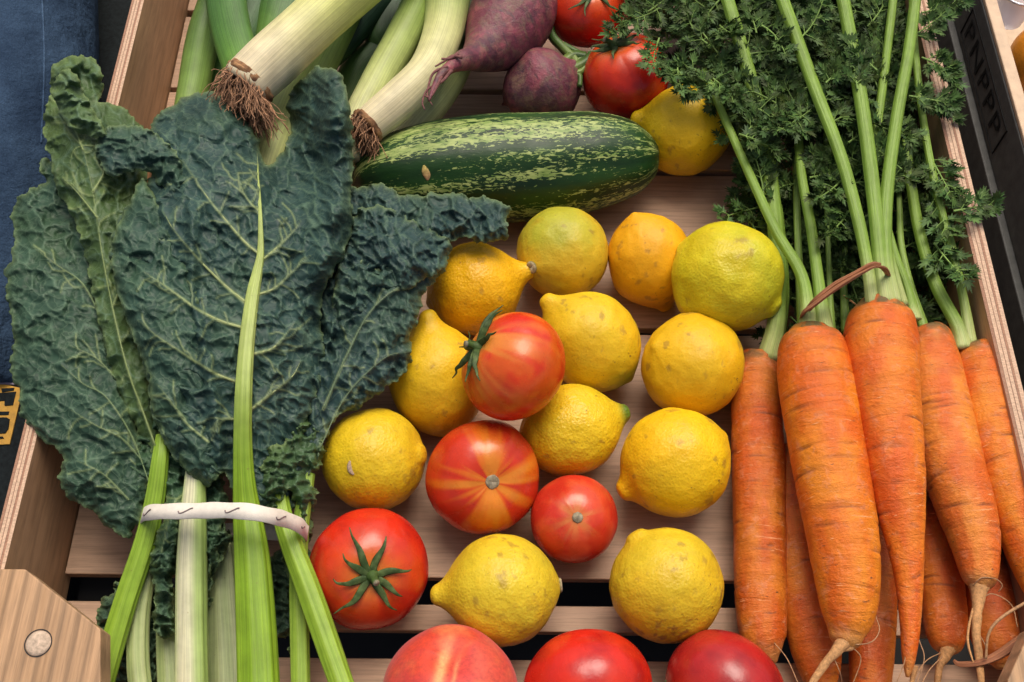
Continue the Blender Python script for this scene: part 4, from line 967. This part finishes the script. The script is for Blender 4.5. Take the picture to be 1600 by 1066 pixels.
# --- lowest leaf under the stalks
kH = kale_thing(350, 1000, .02, "shaded pale kale stalk with dark ruffles lying under the others")
bH = MB()
patch(bH, [(150, 960), (175, 920), (200, 900), (230, 900), (260, 960), (250, 1010), (240, 1080), (190, 1090), (170, 1040), (160, 1000)], [(160, 960, .03), (250, 950, .03), (200, 1080, .02)], seed=73, amp=.005, cell=18, tint=(.035, .07, .045), frill=3.5)
patch(bH, [(310, 830), (360, 830), (370, 900), (440, 860), (480, 860), (495, 900), (480, 960), (440, 1000), (380, 960), (330, 980), (300, 920)], [(320, 840, .02), (480, 860, .02), (400, 980, .015)], seed=74, amp=.005, cell=18, tint=(.030, .06, .04), frill=3.5)
bH.build("blade", KALE, kH, solid=.0004)
stalk([(352, 1110, .022, 36), (348, 1000, .024, 34), (345, 920, .028, 28), (345, 850, .032, 20)], kH, stalkcol((.24, .32, .12), (.38, .42, .22)), .5, .05)
stalk([(268, 1110, .024, 20), (262, 1000, .026, 18), (262, 920, .030, 14)], kH, stalkcol((.26, .34, .12), (.36, .42, .2)), .7, .05)

# --- band round the bunch
band = thing("rubber_band", P(350, 805, .06), "cream elastic band with small grey hooks round the kale stalks", "rubber band")
ctr = [(219, 815, .052), (228, 803, .068), (255, 800, .080), (300, 799, .087), (345, 798, .094), (388, 800, .100), (420, 806, .096), (445, 812, .084), (468, 822, .070), (479, 834, .052)]
top_ = spline([list(P(*q)) for q in ctr], 90)
lo = spline([list(P(470, 838, .036)), list(P(400, 830, .018)), list(P(300, 828, .018)), list(P(228, 822, .034))], 50)
loop = np.vstack([top_, lo]); m2 = MB()
k = len(loop); wv = np.array([0, 1, 0.0]); hw = .0042
cen = loop.mean(0); ring = []
for i in range(k):
    tgt = loop[(i + 1) % k] - loop[i - 1]; tgt /= np.linalg.norm(tgt)
    wdir = wv - tgt * np.dot(wv, tgt); wdir /= np.linalg.norm(wdir); wdir = wdir * hw * (1 + .04 * math.sin(i * .5)); nrm_ = np.cross(tgt, wdir); nrm_ /= np.linalg.norm(nrm_)
    if np.dot(nrm_, loop[i] - cen) < 0: nrm_ = -nrm_
    ring.append([loop[i] + wdir, loop[i] + wdir + nrm_ * .0009, loop[i] - wdir + nrm_ * .0009, loop[i] - wdir])
ring = np.array(ring); ring = np.vstack([ring, ring[:1]])
m2.grid(ring, (.6, .5, .45), wrap=True); bo = m2.build("elastic", PAPER, band); fixn(bo)
m2 = MB()
for i in (13, 31, 49, 66, 80):
    tgt = top_[i + 1] - top_[i - 1]; tgt /= np.linalg.norm(tgt); wdir = wv - tgt * np.dot(wv, tgt); wdir /= np.linalg.norm(wdir); nrm_ = np.cross(tgt, wdir)
    if nrm_[2] < 0: nrm_ = -nrm_
    o_ = top_[i] + nrm_ * .00105; sc_ = .0042 if i < 80 else .0028
    hk = [(-1.0, -.05), (-.8, -.55), (-.35, -.45), (.2, 0), (.8, .5), (1.1, .55)]
    m2 = MB(); tube(m2, [list(o_ + tgt * a1 * sc_ + wdir * b1_ * sc_ * .55) + [.00035] for a1, b1_ in hk], 22, 6, col=(.2, .15, .14))
    m2.build("printed_hook", PINK_INK, band)

# ------------------------------------------------------------------ carrots
def carrot_mesh(rows, seed, tone=(.60, .145, .018), deg=1.0):
    b = MB(); rs = np.random.default_rng(seed); pts = pxpts(rows)
    L = sum(np.linalg.norm(np.array(pts[i + 1][:3]) - np.array(pts[i][:3])) for i in range(len(pts) - 1))
    nd = int(L / .0042); S0 = rs.uniform(0, L, nd); A0 = rs.uniform(0, 2 * np.pi, nd); WA = rs.uniform(.12, .75, nd); WS = rs.uniform(.0004, .0008, nd); AM = rs.uniform(.015, .055, nd) * deg; SL = rs.normal(0, .0012, nd)
    def dent(A, SS):
        o = np.zeros_like(A)
        for s_, a_, wa, ws, am, sl_ in zip(S0, A0, WA, WS, AM, SL):
            da = np.angle(np.exp(1j * (A - a_))); o += am * np.exp(-(da / wa) ** 4) * np.exp(-((SS - s_ - sl_ * da) / ws) ** 2)
        return o
    def fn(A, SS, L_):
        p = np.stack([np.cos(A) * 1.4, np.sin(A) * 1.4, SS * 26], -1)
        rg = fbm(np.stack([np.cos(A) * .8, np.sin(A) * .8, SS * 150], -1), seed + 2, 4) - .5
        return 1 + .085 * (fbm(p, seed, 3) - .5) + .045 * rg - dent(A, SS)
    def cf(A, SS, L_, X_):
        f = fbm(np.stack([np.cos(A) * 1.5, np.sin(A) * 1.5, SS * 40], -1), seed + 4)
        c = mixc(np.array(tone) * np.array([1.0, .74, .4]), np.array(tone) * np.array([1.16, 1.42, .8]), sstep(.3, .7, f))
        c = mixc(c, (.16, .05, .02), np.clip(dent(A, SS) * 16, 0, .8))
        crown = np.exp(-(SS / .0115) ** 2); c = mixc(c, (.10, .085, .03), crown * .85 * sstep(.3, .6, fbm(np.stack([A * 3, SS * 300, A * 0], -1), seed)) + crown * .15)
        return mixc(c, (.48, .26, .08), .7 * sstep(.93, 1.0, SS / L_))
    tube(b, pts, int(160), 72, fn=fn, colfn=cf)
    return b, pts
def rootlet(s, rows, n=40, col=(.50, .26, .10), rough=.2):
    tube(s, pxpts(rows), n, 8, fn=lambda A, SS, L_: 1 + rough * (fbm(np.stack([np.cos(A), np.sin(A), SS * 260], -1), 9) - .5) * 2, col=col)
CG = "orange carrots piled at the right side"
def carrot(rows, label, seed, tone=(.60, .145, .018), roots=(), hairs=(), stems=()):
    th_ = thing("carrot", P(*rows[0][:3]), label, "carrot", CG)
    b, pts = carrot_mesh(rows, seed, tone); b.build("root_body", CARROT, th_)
    if roots or hairs:
        s = MB()
        for r in roots: rootlet(s, r)
        for h in hairs: rootlet(s, [(u, v, z, .8) for u, v, z in h], 30, (.42, .24, .12), .05)
        s.build("root_tip", ROOT, th_)
    for st in stems:
        s = MB(); w = st[0][3]
        tube(s, pxpts(st), 80, 22, flat=.8, fn=lambda A, SS, L_: 1 + .07 * np.cos(A * 8), colfn=lambda A, SS, L_, X_: mixc(mixc((.46, .50, .20), (.17, .29, .03), sstep(0.0, .16, SS / L_)), (.26, .38, .08), .45 * (.5 + .5 * np.cos(A * 8)) * (1 - .5 * SS / L_)))
        s.build("stem", CSTEM, th_)
    return th_
def stm(pts, w0, w1, z0, z1):
    k = len(pts); return [(u, v, z0 + (z1 - z0) * i / (k - 1), (w0 + (w1 - w0) * (i / (k - 1)) ** .6 - (3.5 if i else 0)) / 2) for i, (u, v) in enumerate(pts)]
car = {}
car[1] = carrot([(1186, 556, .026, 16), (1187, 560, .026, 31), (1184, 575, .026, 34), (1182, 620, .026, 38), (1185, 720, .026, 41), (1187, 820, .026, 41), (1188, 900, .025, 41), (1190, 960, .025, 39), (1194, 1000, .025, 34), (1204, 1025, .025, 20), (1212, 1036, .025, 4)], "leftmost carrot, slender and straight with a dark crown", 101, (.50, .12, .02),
    hairs=[[(1210, 1005, .035), (1230, 1030, .04), (1250, 1075, .04)]],
    stems=[stm([(1200, 562), (1214, 500), (1216, 420), (1208, 320), (1190, 190), (1160, 80), (1128, -30)], 36, 24, .033, .088), stm([(1214, 556), (1228, 470), (1226, 400), (1218, 320)], 16, 12, .024, .05)])
car[3] = carrot([(1266, 512, .063, 20), (1266, 516, .063, 32), (1267, 526, .062, 43), (1269, 545, .062, 52), (1274, 585, .062, 58.5), (1286, 660, .062, 59), (1298, 735, .062, 58.5), (1312, 810, .062, 56.5), (1321, 880, .061, 53), (1325, 930, .060, 47), (1325, 965, .059, 39), (1322, 990, .058, 28), (1320, 1004, .058, 22), (1318, 1012, .058, 10)], "thickest carrot, broad and blunt, nearest the front of the pile", 103, (.62, .155, .016),
    roots=[[(1320, 1000, .06, 13), (1306, 1018, .062, 9), (1290, 1036, .062, 7), (1275, 1058, .062, 6), (1262, 1080, .062, 5)], [(1322, 1004, .06, 9), (1330, 1012, .06, 5), (1316, 1016, .06, 3)]],
    hairs=[[(1325, 1008, .062), (1360, 1004, .064), (1374, 985, .062), (1368, 962, .058)], [(1330, 1010, .06), (1345, 1030, .058), (1330, 1075, .05)], [(1300, 1022, .062), (1312, 1050, .06), (1316, 1070, .05)]],
    stems=[stm([(1262, 524), (1262, 480), (1250, 425), (1212, 360), (1170, 270), (1130, 180), (1100, 110)], 32, 14, .068, .072), stm([(1290, 522), (1280, 450), (1268, 360), (1252, 270), (1246, 190)], 28, 16, .068, .068)])
car[4] = carrot([(1376, 470, .072, 24), (1376, 474, .072, 33), (1376, 482, .071, 41), (1376, 496, .070, 49), (1376, 530, .070, 56), (1380, 583, .070, 55), (1389, 660, .069, 50), (1399, 733, .069, 44), (1408, 800, .066, 36), (1416, 860, .063, 27), (1421, 920, .060, 20), (1422, 980, .057, 15), (1420, 1030, .053, 10), (1418, 1058, .05, 3)], "long tapering carrot in the middle with raffia tied above its crown", 104, (.62, .135, .018),
    roots=[[(1428, 1040, .05, 7), (1426, 1060, .048, 4), (1420, 1085, .046, 3)]],
    hairs=[[(1410, 1000, .056), (1414, 1030, .055), (1400, 1070, .05)], [(1436, 1000, .056), (1444, 1030, .055), (1430, 1075, .05)]],
    stems=[stm([(1386, 477), (1376, 410), (1368, 330), (1352, 200), (1334, 90), (1312, -30)], 30, 24, .080, .097), stm([(1396, 476), (1384, 400), (1386, 300), (1402, 180), (1420, 80), (1434, -30)], 28, 20, .079, .102), stm([(1364, 478), (1356, 420), (1340, 340), (1312, 240), (1270, 130), (1212, -30)], 22, 24, .079, .094),
           stm([(1370, 474), (1352, 400), (1330, 300), (1300, 190), (1262, 100)], 14, 14, .068, .076), stm([(1410, 478), (1398, 430), (1372, 330), (1366, 250), (1385, 90), (1398, -20)], 20, 16, .068, .090), stm([(1430, 500), (1418, 450), (1400, 400), (1380, 330)], 20, 14, .055, .06)])
car[5] = carrot([(1449, 512, .050, 14), (1451, 516, .050, 26), (1453, 528, .050, 34), (1458, 570, .050, 42), (1472, 650, .051, 47), (1490, 733, .052, 47), (1509, 795, .052, 44), (1522, 840, .052, 39), (1529, 883, .052, 31), (1531, 908, .052, 24), (1531, 922, .052, 10)], "pinkish carrot with sunlit tip and long pale taproot", 105, (.60, .16, .035),
    roots=[[(1530, 915, .052, 16), (1528, 940, .053, 10), (1525, 985, .054, 7), (1530, 1030, .054, 6), (1535, 1085, .054, 5)], [(1530, 930, .052, 4), (1518, 960, .054, 2), (1512, 1000, .054, 2), (1522, 1040, .054, 1)]],
    hairs=[[(1520, 915, .055), (1534, 903, .06), (1556, 905, .06), (1566, 915, .058), (1560, 925, .055)], [(1530, 940, .054), (1550, 928, .054), (1580, 945, .052), (1590, 980, .05)], [(1526, 985, .055), (1540, 1010, .055), (1545, 1040, .05)]])
car[6] = carrot([(1526, 538, .050, 16), (1528, 543, .050, 30), (1531, 556, .050, 40), (1538, 600, .050, 46), (1558, 690, .050, 47), (1580, 760, .050, 45), (1602, 830, .050, 41), (1624, 900, .050, 34), (1640, 960, .050, 16), (1646, 980, .050, 3)], "rightmost carrot leaning against the plywood wall", 106, (.62, .16, .022),
    stems=[stm([(1506, 546), (1496, 510), (1460, 440), (1436, 360), (1424, 290), (1414, 220)], 30, 18, .057, .060), stm([(1518, 542), (1506, 470), (1488, 390), (1466, 310), (1446, 210), (1430, 80), (1424, -30)], 20, 14, .057, .082)])
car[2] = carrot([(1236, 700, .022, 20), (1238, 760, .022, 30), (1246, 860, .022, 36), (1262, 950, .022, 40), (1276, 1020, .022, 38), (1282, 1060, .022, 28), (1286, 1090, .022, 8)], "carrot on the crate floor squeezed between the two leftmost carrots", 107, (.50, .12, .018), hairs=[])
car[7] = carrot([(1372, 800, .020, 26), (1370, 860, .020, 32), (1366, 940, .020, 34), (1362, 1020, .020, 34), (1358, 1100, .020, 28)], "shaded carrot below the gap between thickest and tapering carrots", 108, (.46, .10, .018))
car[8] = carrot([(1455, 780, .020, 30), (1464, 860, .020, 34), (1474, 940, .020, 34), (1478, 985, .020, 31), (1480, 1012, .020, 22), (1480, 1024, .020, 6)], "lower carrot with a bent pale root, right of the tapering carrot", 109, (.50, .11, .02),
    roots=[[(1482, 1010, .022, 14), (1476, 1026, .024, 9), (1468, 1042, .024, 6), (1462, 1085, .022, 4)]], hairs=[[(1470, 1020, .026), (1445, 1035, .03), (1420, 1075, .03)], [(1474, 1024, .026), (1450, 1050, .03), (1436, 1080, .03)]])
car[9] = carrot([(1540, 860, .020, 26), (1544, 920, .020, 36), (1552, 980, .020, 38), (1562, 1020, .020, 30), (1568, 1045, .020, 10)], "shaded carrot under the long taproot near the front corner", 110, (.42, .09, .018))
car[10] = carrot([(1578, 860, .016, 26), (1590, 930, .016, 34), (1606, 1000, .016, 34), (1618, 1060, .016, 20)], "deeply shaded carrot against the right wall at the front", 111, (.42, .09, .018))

# extra stems at the back belong to the low carrots
def extra_stems(par, lst):
    for st in lst:
        s = MB(); tube(s, pxpts(st), 60, 16, flat=.85, fn=lambda A, SS, L_: 1 + .07 * np.cos(A * 7), colfn=lambda A, SS, L_, X_: mixc((.20, .33, .045), (.27, .40, .09), .5 + .5 * np.cos(A * 7))); s.build("stem", CSTEM, par)
extra_stems(car[2], [stm([(1300, 530), (1296, 440), (1292, 330), (1290, 220), (1290, 60)], 14, 10, .045, .06), stm([(1256, 520), (1248, 400), (1244, 270), (1248, 180)], 20, 12, .05, .055)])
extra_stems(car[7], [stm([(1322, 520), (1318, 420), (1326, 300), (1322, 180), (1330, 60)], 16, 10, .04, .05)])
extra_stems(car[5], [stm([(1446, 520), (1424, 450), (1408, 380), (1404, 300), (1390, 180)], 18, 12, .048, .05)])
extra_stems(car[8], [stm([(1440, 520), (1412, 430), (1384, 350), (1372, 240)], 16, 10, .035, .045)])

# ------------------------------------------------------------------ carrot greens
def leaflet(rs):
    """lobed leaflet in the xy plane, base at the origin, pointing +x, unit length"""
    angs = [-82, -66, -50, -36, -22, -9, 0, 9, 22, 36, 50, 66, 82]
    rad = [.30, .62, .34, .86, .48, .95, .72, 1.0, .48, .84, .34, .60, .30]
    v = [(0, 0, 0)] + [(r * math.cos(math.radians(a_)) * rs.uniform(.85, 1.1), r * math.sin(math.radians(a_)) * .85, .16 * abs(math.sin(math.radians(a_ * 1.5))) * r + rs.uniform(-.05, .05)) for a_, r in zip(angs, rad)]
    return np.array(v), [(0, i, i + 1) for i in range(1, len(angs))]
def frond(mb_, base, dirv, up, L, rs, shade=1.0):
    x = dirv / np.linalg.norm(dirv); z = up - x * np.dot(up, x); z /= np.linalg.norm(z) + 1e-9; y = np.cross(z, x)
    n = rs.integers(4, 7); pts = []
    bendy, bendz = rs.normal(0, .35), rs.normal(-.15, .35)
    for k in range(8):
        f = k / 7; pts.append(base + x * L * f + y * L * bendy * f * f * .6 + z * L * bendz * f * f * .6)
    pts = np.array(pts)
    gcol = np.array((.16, .26, .06)) * shade
    tube(mb_, np.hstack([pts, np.linspace(.0008, .0003, 8)[:, None]]), 10, 5, col=gcol, cap=False)
    def put(p, d, nz, s):
        d = d / np.linalg.norm(d); nz = nz - d * np.dot(nz, d); nz /= np.linalg.norm(nz) + 1e-9; yy = np.cross(nz, d)
        v, f = leaflet(rs); cur = v[:, 0] ** 2 * rs.uniform(-.35, .15)
        X = p + s * (v[:, :1] * d + v[:, 1:2] * yy + (v[:, 2] + cur)[:, None] * nz)
        c0_ = np.array((.032, .072, .017)) * rs.uniform(.5, 1.6) * shade + np.array((.02, .015, 0)) * rs.uniform(0, 1)
        c = np.tile(c0_, (len(v), 1)); c[0] = c0_ * 1.5; c[1::2] *= .92
        mb_.add(X, f, c)
    for k in range(n):
        f = .22 + .72 * k / (n - 1) if n > 1 else .5
        p = pts[min(7, int(f * 7))]
        for sgn in (-1, 1):
            d = x * rs.uniform(.35, .9) + y * sgn * rs.uniform(.6, 1.0) + z * rs.uniform(-.2, .5)
            d /= np.linalg.norm(d); ll = L * rs.uniform(.22, .36) * (1.15 - .6 * f)
            e_ = p + d * ll
            tube(mb_, [list(p) + [.0004], list((p + e_) / 2 + z * ll * .08) + [.0003], list(e_) + [.0002]], 5, 4, col=gcol, cap=False)
            m_ = rs.integers(4, 7)
            for q in range(m_):
                ff = .35 + .65 * q / (m_ - 1); sg = (-1) ** q; side = np.cross(z, d)
                dd = d * (.5 + .6 * ff) + side * sg * (1.0 - .75 * ff) + z * rs.uniform(-.2, .5)
                put(p + d * ll * ff, dd, z + rs.normal(0, .45, 3), rs.uniform(.0048, .0084))
    put(pts[-1], x + rs.normal(0, .2, 3), z + rs.normal(0, .3, 3), rs.uniform(.006, .009))
reg = [(985, -60), (1415, -60), (1420, 60), (1425, 150), (1445, 260), (1465, 370), (1480, 480), (1475, 540), (1440, 525), (1330, 535), (1235, 535), (1222, 420), (1180, 360), (1160, 330), (1168, 260), (1150, 200), (1125, 150), (1080, 105), (1050, 70), (1010, 20)]
rs = np.random.default_rng(5)
mbs = {k: MB() for k in (1, 3, 4, 5, 6)}
cent = {1: (1120, 100), 3: (1220, 220), 4: (1330, 120), 5: (1380, 330), 6: (1450, 250)}
RG = np.array(reg, float); cnt = 0
while cnt < 450:
    u, v = rs.uniform(980, 1515), rs.uniform(-60, 540)
    if not inside(np.array([u]), np.array([v]), RG)[0]: continue
    if v > 330 and rs.uniform() < .62: continue
    if 190 < v < 330 and rs.uniform() < .35: continue
    lay = rs.uniform() ** .8
    zmax = .085 if v < 300 else .050 - .015 * (v > 430)
    z = .008 + (zmax - .008) * lay
    if u > 1390: z = min(z, .055)
    k = min(cent, key=lambda q: (cent[q][0] - u) ** 2 + (cent[q][1] - v) ** 2)
    a_ = rs.uniform(0, 2 * np.pi); d = np.array([math.cos(a_), math.sin(a_) * .9 + .25, rs.uniform(-.2, .35)])
    frond(mbs[k], P(u, v, z) - d * .012, d, np.array([rs.normal(0, .3), rs.normal(-.25, .3), 1.0]), rs.uniform(.022, .040), rs)
    cnt += 1
# sprigs crossing the rim and the fruit
for (u, v, z, ux, vy, L, k) in ((1440, 345, .055, 1, .45, .042, 6), (1490, 330, .078, 1, .15, .030, 6), (1440, 170, .080, 1, .2, .024, 6), (1420, 60, .088, .9, .5, .028, 4), (1440, 20, .088, 1, .1, .030, 4), (1420, 150, .085, .9, -.3, .03, 4), (1030, 60, .08, -.3, -.9, .03, 1), (1060, 90, .082, -.2, -.9, .028, 1), (1125, 130, .082, -.9, -.3, .026, 1), (1110, 120, .082, .5, -.6, .030, 1), (1090, 110, .08, -.8, .2, .022, 1), (1290, 130, .094, .5, .5, .024, 4), (1325, 330, .075, -.2, -.4, .028, 4), (1370, 110, .094, -.6, .6, .028, 4), (1450, 240, .070, .2, -1, .040, 6), (1455, 300, .068, .3, -1, .04, 6), (1460, 380, .066, .3, -1, .036, 6), (1250, 60, .09, .6, .5, .03, 4), (1190, 40, .09, .5, -.5, .03, 1), (1340, 140, .096, -.1, .8, .03, 4), (1440, 90, .085, .8, -.5, .028, 6), (1000, 20, .075, -.7, -.4, .028, 1), (1160, 310, .02, .4, -.8, .026, 3), (1175, 345, .02, -.5, .5, .022, 3)):
    frond(mbs[k], P(u, v, z), np.array([ux, vy, .12]), np.array([0, -.3, 1.0]), L, rs, 1.15)
for k, b in mbs.items(): b.build("foliage", GREEN, car[k])

# raffia ties
rf_ = thing("raffia_tie", P(1320, 450, .08), "rust coloured raffia strip tied round the carrot stems", "raffia tie")
def strip(par, rows, w=1.0, name="strand"):
    s = MB(); tube(s, pxpts(rows), 90, 20, flat=.35, fn=lambda A, SS, L_: 1 + .18 * np.cos(A * 5 + SS * 60) * 1 + .1 * (fbm(np.stack([np.cos(A), np.sin(A), SS * 90], -1), 3) - .5), colfn=lambda A, SS, L_, X_: mixc((.24, .085, .035), (.50, .22, .11), fbm(np.stack([np.cos(A) * 6, np.sin(A) * 6, SS * 25], -1), 5)))
    return s.build(name, RAFFIA, par)
strip(rf_, [(1262, 512, .052, 3), (1254, 498, .064, 6), (1258, 486, .076, 8), (1272, 476, .082, 9), (1300, 455, .088, 9), (1330, 436, .094, 8), (1352, 424, .098, 6), (1368, 417, .100, 5), (1380, 419, .096, 5), (1387, 428, .088, 4), (1388, 440, .076, 3)])
strip(rf_, [(1256, 492, .068, 4), (1275, 470, .080, 5), (1305, 446, .087, 5), (1340, 427, .094, 5), (1362, 414, .099, 4), (1376, 414, .097, 3)])
s = MB(); tube(s, pxpts([(1318, 462, .055, 1.5), (1332, 472, .058, 1.5), (1345, 482, .058, 1)]), 14, 6, col=(.5, .25, .1)); s.build("loose_end", ROOT, rf_)
rf2 = thing("raffia_tie", P(1560, 1030, .05), "loose frayed raffia strip at the front right corner", "raffia tie")
strip(rf2, [(1490, 1032, .045, 2), (1500, 1038, .048, 4), (1530, 1036, .056, 5), (1560, 1024, .060, 7), (1590, 1004, .066, 8), (1620, 985, .070, 8)])
s = MB(); tube(s, pxpts([(1540, 1030, .06, 2), (1545, 990, .064, 2.2), (1565, 965, .066, 2.5), (1605, 940, .068, 2.5)]), 30, 6, col=(.40, .22, .10)); s.build("loose_end", ROOT, rf2)

# ------------------------------------------------------------------ details seated on surfaces by a ray test
bpy.context.view_layer.update()
dg = bpy.context.evaluated_depsgraph_get()
def seat(u, v, back=0.0):
    d = ray(u, v); d = d / np.linalg.norm(d)
    ok, loc, nrm_, idx, ob, _ = S.ray_cast(dg, Vector(CAM), Vector(d))
    return np.array(loc) - d * back, np.array(nrm_)
m2 = MB(); rows = []
for (u, v), r in zip([(547, 720), (546, 728), (548, 736), (553, 742)], (.0005, .0014, .0015, .0005)):
    p, n_ = seat(u, v, .0001); rows.append(list(p) + [r])
tube(m2, rows, 20, 10, col=(.42, .30, .20), flat=.5); m2.build("dry_scar", SCAR, sc)
m2 = MB(); rows = []
for v in range(-40, 236, 12):
    p, n_ = seat(66 + 3 * math.sin(v / 60.), v, .0002)
    rows.append(list(p) + [.0007])
tube(m2, rows, 120, 8, col=(1.9, 1.8, 1.7)); m2.build("seam", DENIM, per)
m2 = MB(); rows = []
for u, v, r in ((663, 258, .001), (665, 266, .0026), (668, 274, .0028), (669, 282, .001)):
    p, n_ = seat(u, v, -.0002); rows.append(list(p) + [r])
tube(m2, rows, 20, 12, flat=.25, colfn=lambda A, SS, L_, X_: mixc((.50, .40, .10), (.40, .22, .12), SS / L_)); m2.build("scar", SCAR, zu)

for o in bpy.data.objects:
    if '_o' in o: del o['_o']
